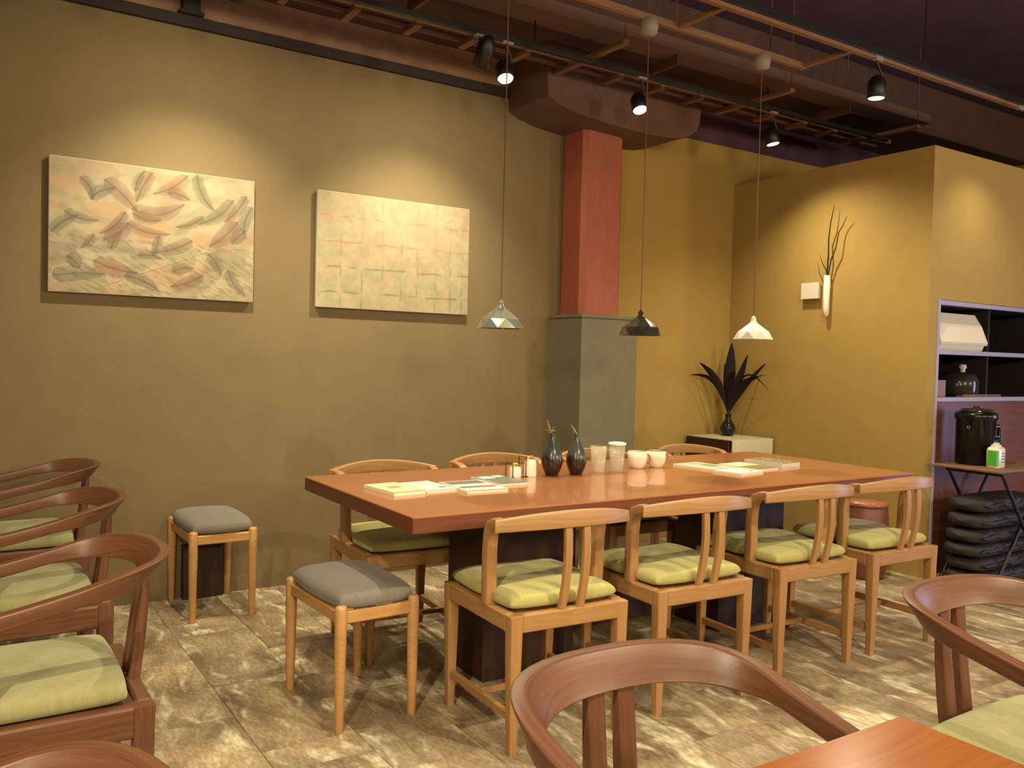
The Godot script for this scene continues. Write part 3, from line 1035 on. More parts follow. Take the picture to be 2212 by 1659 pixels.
func ceiling_gear():
	# ladder of battens beside the wall soffit
	var t := thing("ceiling_lattice", "brown ladder-like batten frame hung under the ceiling by the back wall", "ceiling frame")
	for z in [-3.862, -3.75]:
		part("rail", box_mb(Vector3(-2.0, 2.80, z - 0.011), Vector3(5.6, 2.83, z + 0.011), 0.002), M.tube if z < -3.8 else M.batten, t)
	for i in 22:
		var x := 1.535 + 0.3125 * (i - 9)
		if x > 5.5: break
		var long := (i - 9) % 4 == 0
		part("crossbar", box_mb(Vector3(x - 0.019, 2.776, -3.92 if long else -3.89), Vector3(x + 0.019, 2.80, -3.33 if long and i != 9 else -3.735), 0.002), M.batten, t)
		if long and i != 9:
			var w := MB.new()
			w.tube([Vector3(x, 2.80, -3.34), Vector3(x, 3.3, -3.34)], [0.003, 0.003], 6)
			part("hanger_wire", w, M.cord, t)
	var pl := MB.new()
	pl.box(Vector3(-2.0, 2.88, -3.62), Vector3(5.6, 2.94, -3.44), 0.003)
	part("duct_board", pl, M.drop, t)
	for x in [-1.2, 0.3, 1.8, 3.3, 4.8]:
		var w := MB.new()
		w.tube([Vector3(x, 2.94, -3.53), Vector3(x, 3.3, -3.53)], [0.004, 0.004], 6)
		part("hanger_wire", w, M.cord, t)
		part("tie", box_mb(Vector3(x - 0.01, 2.826, -3.76), Vector3(x + 0.01, 2.885, -3.5), 0.002), M.tube, t)
	# frame that carries the pendants
	var f := thing("ceiling_grid", "brown tube frame carrying the pendant lamps above the table", "ceiling frame")
	part("tube", box_mb(Vector3(-1.0, 2.68, -2.880), Vector3(3.553, 2.71, -2.850), 0.003), M.batten, f)
	for x in [0.96, 1.82, 2.69, 3.540]:
		part("crossbar", box_mb(Vector3(x - 0.013, 2.683, -2.850), Vector3(x + 0.013, 2.707, -2.588), 0.003), M.batten, f)
	for x in [0.2, 1.9, 3.3]:
		var w := MB.new()
		w.tube([Vector3(x, 2.70, -2.865), Vector3(x, 3.3, -2.865)], [0.003, 0.003], 6)
		part("hanger_wire", w, M.cord, f)
	# lighting tracks
	var a := thing("lighting_track", "thin black lighting track nearest the long back wall", "track")
	part("track_bar", box_mb(Vector3(-2.2, 2.735, -3.585), Vector3(5.3, 2.762, -3.555), 0.002), M.black, a)
	for x in [-1.0, 0.7, 2.4, 4.1]:
		var w := MB.new()
		w.tube([Vector3(x, 2.76, -3.57), Vector3(x, 2.885, -3.57)], [0.004, 0.004], 6)
		part("hanger_wire", w, M.black, a)
	var b := thing("lighting_track", "dark lighting track with pale lower lip above the pendant frame", "track")
	part("track_bar", box_mb(Vector3(-2.2, 2.70, -2.585), Vector3(6.2, 2.738, -2.552), 0.002), M.black, b)
	part("lip", box_mb(Vector3(-2.2, 2.683, -2.592), Vector3(6.2, 2.70, -2.560), 0.002), M.batten, b)
	for x in [-1.0, 0.7, 2.4, 4.1, 5.6]:
		var w := MB.new()
		w.tube([Vector3(x, 2.735, -2.568), Vector3(x, 3.3, -2.568)], [0.004, 0.004], 6)
		part("hanger_wire", w, M.black, b)
	var c := thing("lighting_track", "black lighting track above the front tables, outside the picture", "track")
	part("track_bar", box_mb(Vector3(-2.2, 2.70, -0.42), Vector3(6.2, 2.738, -0.388), 0.002), M.black, c)
	for x in [-1.0, 0.7, 2.4, 4.1, 5.6]:
		var w := MB.new()
		w.tube([Vector3(x, 2.735, -0.404), Vector3(x, 3.3, -0.404)], [0.004, 0.004], 6)
		part("hanger_wire", w, M.black, c)
	var k := thing("ceiling_bracket", "small dark bracket above the back wall near the left canvas", "bracket")
	part("plate", box_mb(Vector3(0.885, 2.787, -4.332), Vector3(0.965, 2.955, -4.27), 0.004), M.darktrim, k)
	part("foot", box_mb(Vector3(0.870, 2.785, -4.332), Vector3(0.980, 2.80, -4.26), 0.003), M.darktrim, k)
	pendant("silver grey faceted pendant lamp in front of the grid painting side", Vector3(1.798, 1.320, -2.865), 2.68, M.silver, 0.1)
	pendant("dark silver faceted pendant lamp hanging before the column casing", Vector3(2.522, 1.318, -2.865), 2.68, M.darksilver, 0.28)
	pendant("white faceted pendant lamp hanging above the corner plant", Vector3(3.244, 1.324, -2.865), 2.68, M.porcelain, 0.0)

func lamps():
	var W := Color(1.0, 0.945, 0.80)
	# over the paintings
	spotlight("black spotlight above the fern canvas", Vector3(0.92, 2.60, -3.52), Vector3(0.92, 1.46, -4.28), 2.74, 4.3, 43.0, true, W, "ceiling spotlights", 1.0, 1.0)
	spotlight("black cylinder spotlight turned to the wall, left of the first lit one", Vector3(2.085, 2.585, -3.56), Vector3(2.08, 1.46, -4.28), 2.74, 4.3, 43.0, true, W, "ceiling spotlights", 1.35, 1.0)
	# facing the room
	spotlight("lit spotlight crossed by the first pendant's cord", Vector3(2.234, 2.559, -3.57), Vector3(2.0, 0.7, -2.75), 2.74, 4.6, 45.0, true, W)
	spotlight("lit spotlight crossed by the middle pendant's cord", Vector3(3.096, 2.560, -3.57), Vector3(2.9, 0.7, -2.75), 2.74, 4.6, 45.0, true, W)
	spotlight("lit spotlight beside the third pendant's cord, above the corner", Vector3(4.163, 2.544, -3.57), Vector3(4.36, 0.7, -3.25), 2.74, 2.7, 66.0, true, W)
	spotlight("lit spotlight on the front track, high above the branch vase", Vector3(3.715, 2.499, -2.568), Vector3(3.7, 0.7, -2.6), 2.69, 3.6, 78.0, true, W)
	spotlight("lit spotlight at the right picture edge before the partition", Vector3(5.04, 2.494, -2.44), Vector3(5.06, 1.36, -2.83), 2.69, 0.55, 54.0, true, W)
	# the rest of the ceiling, outside the picture
	spotlight("lit spotlight on the front track over the stool end of the table", Vector3(1.15, 2.50, -2.568), Vector3(1.15, 0.7, -2.5), 2.69, 4.0, 52.0, true, W)
	spotlight("lit spotlight on the near track left of the camera", Vector3(-0.5, 2.50, -0.404), Vector3(0.25, 0.3, -1.9), 2.70, 8.8, 46.0, true, W)
	spotlight("lit spotlight on the near track right of the camera", Vector3(2.2, 2.50, -0.404), Vector3(2.3, 0.4, -1.6), 2.70, 6.0, 62.0, true, W)
	spotlight("lit spotlight on the near track above the front table", Vector3(0.9, 2.50, -0.404), Vector3(0.9, 0.7, -0.9), 2.70, 3.0, 55.0, true, W)
	# unseen fridge body added to carry the cool light from the right
	var fr := thing("added_fridge", "added unseen fridge body for the cool light, right of the picture", "fridge", Vector3(7.2, 0, -0.9))
	part("cabinet", box_mb(Vector3(-0.30, 0.0, -0.45), Vector3(0.35, 1.95, 0.45), 0.01), M.black, fr)
	part("glow_panel", box_mb(Vector3(-0.315, 0.25, -0.38), Vector3(-0.302, 1.80, 0.38), 0.003), M.coolglow, fr)
	var al := AreaLight3D.new()
	al.name = "added_cool_light"
	al.area_size = Vector2(0.76, 1.55)
	al.light_color = Color(0.72, 0.78, 1.0)
	al.light_energy = 5.0
	al.shadow_enabled = true
	fr.add_child(al)
	al.position = Vector3(-0.33, 1.02, 0)
	al.basis = Basis.looking_at(Vector3(-1, 0, 0), Vector3.UP)
	# unseen globes added behind the camera as soft fill
	for i in 4:
		var p: Vector3 = [Vector3(-2.2, 2.0, 1.2), Vector3(0.6, 2.0, 2.0), Vector3(3.6, 2.0, 1.6), Vector3(6.2, 2.0, 2.4)][i]
		globe(["added fill globe, unseen, far left behind the camera", "added fill globe, unseen, straight behind the camera", "added fill globe, unseen, behind the camera to the right", "added fill globe, unseen, beside the right wall"][i], p, 6.6)

func globe(label: String, p: Vector3, energy: float):
	var t := thing("fill_globe", label, "lamp", p, 0.0, "added fill globes behind the camera")
	var mb := MB.new()
	var prof := []
	for k in 13:
		var a := PI * k / 12.0
		prof.append(Vector2(maxf(sin(a) * 0.2, 0.0), -cos(a) * 0.19))
	mb.lathe(prof, 24, Vector3.ZERO, Basis(), true, false)
	part("fill_shade", mb, M.globe, t)
	var c := MB.new()
	c.tube([Vector3(0, 0.19, 0), Vector3(0, 3.3 - p.y, 0)], [0.003, 0.003], 6)
	part("cord", c, M.cord, t)
	var l := OmniLight3D.new()
	l.name = "fill_light"
	l.light_color = Color(1.0, 0.93, 0.78)
	l.light_energy = energy
	l.omni_range = 16.0
	l.omni_attenuation = 2.0
	l.light_size = 0.19
	l.shadow_enabled = true
	t.add_child(l)

func furniture():
	# long table
	var t := thing("long_table", "long reddish brown communal table with thick top", "table", Vector3(2.458, 0, -2.808))
	var tt := part("tabletop", box_mb(Vector3(-1.295, 0.707, -0.482), Vector3(1.295, 0.715, 0.482), 0.002), M.tabletop, t)
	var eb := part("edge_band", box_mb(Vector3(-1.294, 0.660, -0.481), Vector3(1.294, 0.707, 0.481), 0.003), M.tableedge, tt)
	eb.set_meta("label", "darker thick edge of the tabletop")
	for x in [-0.61, 0.62]:
		part("pedestal", box_mb(Vector3(x - 0.21, 0.0, -0.15), Vector3(x + 0.21, 0.66, 0.13), 0.005), M.darkwood, t)
	part("beam", box_mb(Vector3(-0.41, 0.10, -0.05), Vector3(0.42, 0.22, 0.03), 0.004), M.darkwood, t)
	# oak chairs, near side
	var c0 := dining_chair("oak dining chair on the near side, nearest the stool, lime cushion")
	c0.position = Vector3(1.616, 0, -2.112)
	c0.rotation.y = -0.05
	copy_thing(c0, "dining_chair", "oak dining chair on the near side, second from the stool", Vector3(2.207, 0, -2.113), -0.045, "oak dining chairs around the long table")
	copy_thing(c0, "dining_chair", "oak dining chair on the near side, third from the stool", Vector3(2.845, 0, -2.134), -0.045, "oak dining chairs around the long table")
	copy_thing(c0, "dining_chair", "oak dining chair on the near side, at the table's far right end", Vector3(3.412, 0, -2.128), -0.035, "oak dining chairs around the long table")
	copy_thing(c0, "dining_chair", "oak dining chair by the wall, behind the magazines, nearest the stool", Vector3(1.575, 0, -3.49), PI - 0.06, "oak dining chairs around the long table")
	copy_thing(c0, "dining_chair", "oak dining chair by the wall, behind the white jars", Vector3(2.190, 0, -3.56), PI - 0.05, "oak dining chairs around the long table")
	copy_thing(c0, "dining_chair", "oak dining chair by the wall, behind the glasses", Vector3(2.79, 0, -3.56), PI, "oak dining chairs around the long table")
	copy_thing(c0, "dining_chair", "oak dining chair by the wall, next to the corner cabinet", Vector3(3.46, 0, -3.56), PI, "oak dining chairs around the long table")
	# stools
	var s0 := stool("beech stool with grey pad at the table end")
	s0.position = Vector3(1.150, 0, -2.766)
	s0.rotation.y = 0.05
	copy_thing(s0, "stool", "beech stool with grey pad against the back wall", Vector3(1.009, 0, -4.112), 0.01)
	# armchairs
	var a0 := armchair("reddish brown armchair at left, nearest of the row, olive cushion lit")
	a0.position = Vector3(0.372, 0, -2.215)
	a0.rotation.y = PI * 0.5
	copy_thing(a0, "armchair", "reddish brown armchair at left, middle of the row of three", Vector3(0.408, 0, -3.06), PI * 0.5)
	copy_thing(a0, "armchair", "reddish brown armchair at left, farthest of the row by the wall", Vector3(0.445, 0, -3.94), PI * 0.5)
	copy_thing(a0, "armchair", "reddish brown armchair cut off at the bottom left corner", Vector3(0.150, 0, -0.940), PI * 0.5)
	copy_thing(a0, "armchair", "reddish brown armchair in the foreground behind the front table", Vector3(0.885, 0, -1.045), PI)
	copy_thing(a0, "armchair", "reddish brown armchair at the right picture edge", Vector3(1.855, 0, -1.040), PI)
	# front table
	var f := thing("front_table", "glossy orange brown table corner in the foreground", "table", Vector3(0.47, 0, -0.16))
	part("tabletop", box_mb(Vector3(-0.64, 0.685, -0.535), Vector3(0.64, 0.72, 0.40), 0.006), M.fgtable, f)
	for sx in [-1.0, 1.0]:
		for z in [-0.40, 0.33]:
			part("leg", box_mb(Vector3(sx * 0.58 - 0.025, 0.0, z - 0.025), Vector3(sx * 0.58 + 0.025, 0.685, z + 0.025), 0.004), M.rosewood, f)

func wall_things():
	canvas("large canvas of brown fern leaves on cream, left on the wall", 0.338, 1.238, 1.449, 2.046, fern_painting_tex())
	canvas("pale canvas with a faint grid of lines, right on the wall", 1.565, 2.467, 1.445, 2.049, grid_painting_tex())
	# low dark box behind the wall stool
	var b := thing("low_box", "low dark brown wooden box on the floor behind the wall stool", "box", Vector3(1.03, 0, -4.30))
	part("body", box_mb(Vector3(-0.110, 0, -0.028), Vector3(0.080, 0.25, 0.016), 0.004), M.darkwood, b)
	part("lid", box_mb(Vector3(-0.113, 0.25, -0.028), Vector3(0.083, 0.262, 0.019), 0.003), M.darkwood, b)
	# branch in a tube vase on the partition
	var v := thing("wall_vase", "slim white tube vase fixed to the yellow partition", "vase", Vector3(4.628, 1.515, -3.50))
	var mb := MB.new()
	mb.lathe([Vector2(0.006, 0.0), Vector2(0.017, 0.012), Vector2(0.019, 0.05), Vector2(0.021, 0.262), Vector2(0.017, 0.262), Vector2(0.015, 0.05)], 16, Vector3.ZERO, Basis(), true, false)
	part("tube", mb, M.whitegloss, v)
	part("fixing", box_mb(Vector3(0.012, 0.18, -0.008), Vector3(0.027, 0.20, 0.008), 0.001), M.white, v)
	var br := thing("dry_branch", "thin bare branches standing in the white wall vase", "branch", Vector3(4.622, 1.60, -3.50))
	var m1 := MB.new()
	m1.tube([Vector3(0, 0, 0), Vector3(0, 0.18, 0.0), Vector3(-0.01, 0.30, 0.015), Vector3(0, 0.40, 0.005), Vector3(-0.02, 0.50, 0.03), Vector3(-0.01, 0.61, 0.045)], [0.006, 0.0055, 0.005, 0.0045, 0.0035, 0.0018], 7)
	part("main_stem", m1, M.twig, br)
	var m2 := MB.new()
	m2.tube([Vector3(0, 0.12, 0.0), Vector3(-0.01, 0.27, 0.035), Vector3(-0.015, 0.34, 0.07), Vector3(-0.01, 0.44, 0.085), Vector3(0, 0.47, 0.10), Vector3(-0.01, 0.53, 0.14)], [0.005, 0.0045, 0.004, 0.0035, 0.003, 0.0015], 7)
	part("side_stem", m2, M.twig, br)
	var m3 := MB.new()
	m3.tube([Vector3(0, 0.20, 0.0), Vector3(-0.01, 0.25, -0.025), Vector3(-0.01, 0.31, -0.05)], [0.0035, 0.003, 0.0012], 6)
	part("twig", m3, M.twig, br)
	var m4 := MB.new()
	m4.tube([Vector3(0, 0.10, -0.004), Vector3(-0.02, 0.19, -0.04), Vector3(-0.02, 0.26, -0.055)], [0.003, 0.0025, 0.001], 6)
	part("twig", m4, M.twig, br)
	var pn := thing("wall_panel", "small square white panel beside the branch vase", "panel", Vector3(4.655, 1.685, -3.625))
	part("panel", box_mb(Vector3(-0.035, -0.052, -0.068), Vector3(-0.010, 0.052, 0.068), 0.002), M.offwhite, pn)
	part("mount", box_mb(Vector3(-0.012, -0.03, -0.03), Vector3(0.0, 0.03, 0.03), 0.001), M.darktrim, pn)

func table_things():
	var Y := 0.715
	var G := "magazines on the left of the long table"
	booklet("book", "cream book with a coral shape on its cover, nearest the table end", Vector3(1.330, Y, -2.810), 0.130, 0.215, 0.014, 0.10, 0, M.paper, G)
	booklet("leaflet", "white leaflet with small print between the cream book and the magazine", Vector3(1.470, Y, -2.825), 0.128, 0.215, 0.009, 0.06, 1, M.paper, G)
	booklet("magazine", "magazine with a dark band cover beside the white leaflet", Vector3(1.630, Y, -2.765), 0.170, 0.240, 0.010, -0.04, 2, M.paper, G)
	booklet("magazine", "grey green booklet in front of the white jars", Vector3(1.800, Y, -2.850), 0.135, 0.215, 0.012, 0.0, 3, M.offwhite, G)
	var H := "magazines on the right of the long table"
	booklet("magazine", "pale grey magazine right of the mugs", Vector3(2.955, Y, -2.880), 0.170, 0.230, 0.008, 0.12, 4, M.paper, H)
	booklet("magazine", "cream and olive booklet on the right, in front of the grey magazine", Vector3(3.145, Y, -2.780), 0.160, 0.225, 0.010, 0.08, 5, M.paper, H)
	booklet("leaflet", "bright white leaflet nearest the near chairs on the right", Vector3(2.955, Y, -2.668), 0.170, 0.150, 0.010, 0.14, 1, M.paper, H)
	booklet("book", "thick book with a dark mottled cover, farthest right", Vector3(3.365, Y, -2.825), 0.150, 0.215, 0.020, 0.1, 6, M.offwhite, H)
	# bottle vases
	var glaze := tmat(bottle_tex(), Vector3(1, 5.4, 1), 0.22)
	var prof := [Vector2(0.0, 0.0), Vector2(0.024, 0.0), Vector2(0.027, 0.004), Vector2(0.037, 0.025), Vector2(0.0445, 0.05), Vector2(0.0455, 0.068), Vector2(0.040, 0.095), Vector2(0.029, 0.12), Vector2(0.017, 0.142), Vector2(0.0115, 0.158), Vector2(0.0105, 0.172), Vector2(0.012, 0.18), Vector2(0.010, 0.18), Vector2(0.009, 0.165)]
	for i in 2:
		var p: Vector3 = [Vector3(2.107, Y, -2.925), Vector3(2.222, Y, -2.908)][i]
		var sc: float = [1.0, 0.97][i]
		var v := thing("bottle_vase", ["dark blue green bottle vase with dried petals, left of the pair", "dark blue green bottle vase with one pale stalk, right of the pair"][i], "vase", p, 0.0, "dark bottle vases on the long table")
		var mb := MB.new()
		var pr := []
		for q in prof: pr.append(q * sc)
		mb.lathe(pr, 24, Vector3.ZERO, Basis(), true, false)
		part("body", mb, glaze, v)
		var d := thing("dried_sprig", ["dried sprig with papery petals in the left bottle vase", "single pale dried stalk in the right bottle vase"][i], "dried flower", p, 0.0)
		var st := MB.new()
		if i == 0:
			st.tube([Vector3(0.0, 0.12, 0), Vector3(-0.002, 0.175, 0.0), Vector3(-0.016, 0.205, -0.005), Vector3(-0.024, 0.235, -0.01)], [0.002, 0.002, 0.002, 0.001], 6)
		else:
			st.tube([Vector3(0.0, 0.12, 0), Vector3(0.001, 0.172, 0.0), Vector3(-0.014, 0.195, -0.005), Vector3(-0.026, 0.212, -0.008)], [0.002, 0.002, 0.0022, 0.001], 6)
		var stalk := part("stalk", st, M.dried, d)
		for k in (5 if i == 0 else 2):
			var pt := MB.new()
			var base := Vector3(-0.010, 0.188, 0.0) if i == 0 else Vector3(-0.004, 0.180, 0.0)
			var a := -2.4 + k * 1.15
			var tip := base + Vector3(cos(a) * 0.026, 0.004 + 0.02 * sin(a * 1.3), sin(a) * 0.02) * (1.0 if i == 0 else 0.6)
			var sd := (tip - base).cross(Vector3.UP).normalized() * 0.008
			var mid := (tip + base) * 0.5
			var up := Vector3(0, 0.0015, 0)
			pt.tri(base, mid + sd, tip, base - Vector3.UP, false)
			pt.tri(base, mid - sd, tip, base - Vector3.UP, false)
			pt.tri(base - up, mid + sd - up, tip - up, base + Vector3.UP, false)
			pt.tri(base - up, mid - sd - up, tip - up, base + Vector3.UP, false)
			part("petal", pt, M.dried, stalk)
	# tumblers
	for i in 2:
		var p: Vector3 = [Vector3(2.348, Y, -2.915), Vector3(2.446, Y, -2.908)][i]
		var v := thing("glass_tumbler", ["clear tapered glass tumbler beside the bottle vases", "clear tapered glass tumbler with a white lid on top"][i], "glass", p, 0.0, "glasses on the long table")
		var mb := MB.new()
		mb.lathe([Vector2(0.0, 0.0), Vector2(0.026, 0.0), Vector2(0.0275, 0.003), Vector2(0.0365, 0.118), Vector2(0.0345, 0.118), Vector2(0.026, 0.010), Vector2(0.0, 0.008)], 28, Vector3.ZERO, Basis(), true, false)
		part("glass", mb, M.glass, v)
		if i == 1:
			var ld := MB.new()
			ld.lathe([Vector2(0.0, 0.119), Vector2(0.038, 0.119), Vector2(0.040, 0.122), Vector2(0.039, 0.128), Vector2(0.030, 0.131), Vector2(0.0, 0.131)], 26, Vector3.ZERO, Basis(), true, false)
			part("lid", ld, M.whitegloss, v)
	# mugs
	for i in 2:
		var p: Vector3 = [Vector3(2.622, Y, -2.972), Vector3(2.730, Y, -2.964)][i]
		var v := thing("mug", ["cream mug with a round handle beside the tumblers", "cream mug with dark rim, right of the other mug"][i], "mug", p, 0.0, "mugs on the long table")
		var mb := MB.new()
		mb.lathe([Vector2(0.0, 0.0), Vector2(0.026, 0.0), Vector2(0.029, 0.004), Vector2(0.040, 0.022), Vector2(0.0435, 0.045), Vector2(0.0435, 0.078), Vector2(0.041, 0.078), Vector2(0.040, 0.045), Vector2(0.036, 0.022), Vector2(0.0, 0.012)], 26, Vector3.ZERO, Basis(), true, false)
		part("cup", mb, M.whitegloss, v)
		var hd := MB.new()
		var pts := []
		var hdir := Vector3(0.9, 0, 0.35).normalized()
		for k in 9:
			var a := -1.35 + 2.7 * k / 8.0
			pts.append(hdir * (0.040 + 0.021 * cos(a)) + Vector3(0, 0.044 + 0.021 * sin(a), 0))
		hd.tube(pts, [0.0045], 8)
		part("handle", hd, mat(Color(0.62, 0.40, 0.33), 0.3), v)
		if i == 1:
			var rm := MB.new()
			rm.lathe([Vector2(0.0425, 0.0775), Vector2(0.0442, 0.079), Vector2(0.0425, 0.0805), Vector2(0.0408, 0.079), Vector2(0.0425, 0.0775)], 26, Vector3.ZERO, Basis(), true, false)
			part("rim", rm, mat(Color(0.25, 0.22, 0.17), 0.4), v)
	# white jars in a wire stand
	var ws := thing("wire_stand", "thin dark wire stand around the white jars", "stand", Vector3(1.965, Y, -2.955))
	for x in [-0.052, 0.012]:
		var w := MB.new()
		var hh := 0.055 if x < 0 else 0.082
		w.tube([Vector3(x, 0.0, 0.028), Vector3(x, hh, 0.028), Vector3(x + 0.004, hh, -0.032), Vector3(x + 0.004, 0.0, -0.032)], [0.0018], 6)
		part("wire_loop", w, M.black, ws)
	var wb := MB.new()
	wb.tube([Vector3(-0.055, 0.002, 0.028), Vector3(0.062, 0.002, 0.028)], [0.0018], 6)
	part("base_wire", wb, M.black, ws)
	for i in 2:
		var p: Vector3 = [Vector3(1.936, Y, -2.945), Vector3(2.008, Y, -2.940)][i]
		var h: float = [0.043, 0.070][i]
		var v := thing("ceramic_jar", ["short white ceramic jar in the wire stand", "taller white ceramic jar next to the bottle vases"][i], "jar", p, 0.0, "white jars on the long table")
		var mb := MB.new()
		mb.lathe([Vector2(0.0, 0.0), Vector2(0.026, 0.0), Vector2(0.0265, 0.003), Vector2(0.025, h * 0.8), Vector2(0.022, h * 0.95), Vector2(0.014, h), Vector2(0.0, h)], 22, Vector3.ZERO, Basis(), true, false)
		part("body", mb, M.whitegloss, v)
		var ld := MB.new()
		ld.tube([Vector3(-0.02, h + 0.001, 0.006), Vector3(-0.008, h + 0.012, 0.002), Vector3(0.008, h + 0.012, -0.002), Vector3(0.02, h + 0.006, -0.006)], [0.003, 0.004, 0.004, 0.002], 6)
		part("ribbon", ld, M.yellowlid, v)

func bottle_tex() -> ImageTexture:
	# glaze: grey blue-green above, brown black below, run together with streaks
	var w := 128
	var h := 128
	var img := Image.create(w, h, false, Image.FORMAT_RGB8)
	var n := noise(91, 0.06, 3)
	for y in h:
		for x in w:
			var a := TAU * x / w
			var k := float(y) / h + 0.10 * n.get_noise_3d(cos(a) * 20.0, sin(a) * 20.0, y * 0.25)
			img.set_pixel(x, y, Color(0.16, 0.10, 0.075).lerp(Color(0.24, 0.26, 0.25), smoothstep(0.34, 0.46, k)))
	return to_tex(img)

func leaf_blade(pts: Array, width: float) -> MB:
	# a folded blade with thickness along pts
	var mb := MB.new()
	var n := pts.size()
	var rows := []
	for i in n:
		var k := float(i) / (n - 1)
		var t: Vector3 = (pts[mini(i + 1, n - 1)] - pts[maxi(i - 1, 0)]).normalized()
		var s := t.cross(Vector3(0.6, 0.35, -0.72)).normalized()
		var w := width * pow(sin(PI * clampf(0.06 + k * 0.93, 0, 1)), 0.8) * (0.35 + 0.65 * smoothstep(0.05, 0.45, k)) * 0.5
		var nn := s.cross(t).normalized()
		rows.append([pts[i] - s * w + nn * w * 0.25, pts[i], pts[i] + s * w + nn * w * 0.25, nn])
	for i in n - 1:
		for j in 2:
			for side in [0.0, 0.0012]:
				var o0: Vector3 = rows[i][3] * side
				var o1: Vector3 = rows[i + 1][3] * side
				var ref: Vector3 = rows[i][1] + rows[i][3] * (1.0 if side == 0.0 else -1.0)
				mb.quad(rows[i][j] + o0, rows[i][j + 1] + o0, rows[i + 1][j + 1] + o1, rows[i + 1][j] + o1, ref, true)
	return mb

func corner_things():
	var c := thing("corner_cabinet", "small dark cabinet in the corner beyond the table", "cabinet", Vector3(4.43, 0, -4.10), 0.0)
	part("body", box_mb(Vector3(-0.20, 0.06, -0.20), Vector3(0.20, 0.700, 0.19), 0.004), M.darkwood, c)
	var door := part("door", box_mb(Vector3(-0.19, 0.08, 0.19), Vector3(0.19, 0.66, 0.205), 0.004), M.darkwood, c)
	part("handle", box_mb(Vector3(0.15, 0.34, 0.205), Vector3(0.165, 0.38, 0.209), 0.001), M.brass, door)
	for sx in [-1.0, 1.0]:
		for sz in [-0.17, 0.16]:
			part("foot", box_mb(Vector3(sx * 0.17 - 0.02, 0.0, sz - 0.02), Vector3(sx * 0.17 + 0.02, 0.06, sz + 0.02), 0.003), M.darkwood, c)
	var cl := thing("table_runner", "pale linen cloth over the corner cabinet, hanging down its front", "cloth", Vector3(4.43, 0.70, -4.10))
	var mb := MB.new()
	mb.box(Vector3(-0.198, 0.0, -0.19), Vector3(0.20, 0.006, 0.21), 0.002)
	part("top_panel", mb, M.linen, cl)
	var fr := MB.new()
	var rings := []
	for i in 9:
		var k := i / 8.0
		var x := lerpf(-0.19, 0.20, k)
		var b := 0.004 * sin(k * 11.0)
		rings.append([Vector3(x, 0.006, 0.207), Vector3(x, 0.006, 0.212), Vector3(x, -0.30, 0.214 + b), Vector3(x, -0.30, 0.209 + b)])
	fr.loft(rings, true, true)
	part("front_drop", fr, M.linen, cl)
	# vase and plant
	var vp := Vector3(4.47, 0.706, -4.145)
	var v := thing("round_vase", "dark glazed round vase on the corner cabinet", "vase", vp)
	var vb := MB.new()
	vb.lathe([Vector2(0.0, 0.0), Vector2(0.030, 0.0), Vector2(0.036, 0.006), Vector2(0.050, 0.035), Vector2(0.052, 0.055), Vector2(0.044, 0.082), Vector2(0.028, 0.103), Vector2(0.018, 0.118), Vector2(0.020, 0.145), Vector2(0.024, 0.152), Vector2(0.019, 0.152), Vector2(0.014, 0.12)], 26, Vector3.ZERO, Basis(), true, false)
	part("body", vb, mat(Color(0.085, 0.10, 0.095), 0.14), v)
	var pl := thing("leafy_plant", "dark purple-leaved plant spreading from the round vase", "plant", vp + Vector3(0, 0.14, 0))
	# leaf tips lie in the plane that faces the room; r runs right, d towards the room
	var rt := Vector3(0.72, 0, 0.69)
	var dd := Vector3(-0.69, 0, 0.72)
	var leaves := [[0.01, 0.50, 0.00, 0.075, 0.02], [0.115, 0.42, 0.04, 0.060, -0.02], [-0.205, 0.36, 0.02, 0.052, 0.03], [-0.265, 0.275, 0.05, 0.030, 0.06], [0.25, 0.375, -0.02, 0.036, 0.0], [0.185, 0.27, 0.09, 0.050, 0.04], [0.245, 0.285, 0.0, 0.014, 0.05], [0.255, 0.19, 0.07, 0.013, 0.12], [0.02, 0.30, 0.12, 0.05, 0.05], [-0.03, 0.36, -0.06, 0.05, 0.02]]
	for i in leaves.size():
		var L: Array = leaves[i]
		var tip: Vector3 = rt * L[0] + Vector3(0, L[1], 0) + dd * L[2]
		var pts := []
		for k in 11:
			var s := k / 10.0
			var q := tip * s
			q += Vector3(0, 1, 0) * L[4] * sin(PI * s) * 1.5
			# stalks leave the neck together, then open out
			q = q.lerp(Vector3(tip.x * s * s, q.y, tip.z * s * s), 0.45)
			pts.append(q)
		part("leaf", leaf_blade(pts, L[3]), M.leaf, pl)
	var stm := MB.new()
	stm.tube([Vector3(0, -0.06, 0), Vector3(0, 0.05, 0), Vector3(0.004, 0.13, 0)], [0.006, 0.006, 0.004], 8)
	part("stem", stm, M.twig, pl)
	# drum stool by the partition
	var dr := thing("drum_stool", "small brown round stool by the partition, under the table end", "stool", Vector3(4.40, 0, -3.02))
	var db := MB.new()
	db.lathe([Vector2(0.0, 0.0), Vector2(0.115, 0.0), Vector2(0.125, 0.02), Vector2(0.14, 0.22), Vector2(0.128, 0.40), Vector2(0.12, 0.415), Vector2(0.0, 0.415)], 30, Vector3.ZERO, Basis(), true, false)
	part("body", db, M.panel, dr)
	var dt := MB.new()
	dt.lathe([Vector2(0.0, 0.415), Vector2(0.128, 0.415), Vector2(0.134, 0.424), Vector2(0.128, 0.436), Vector2(0.0, 0.440)], 30, Vector3.ZERO, Basis(), true, false)
	part("top", dt, M.tabletop, dr)

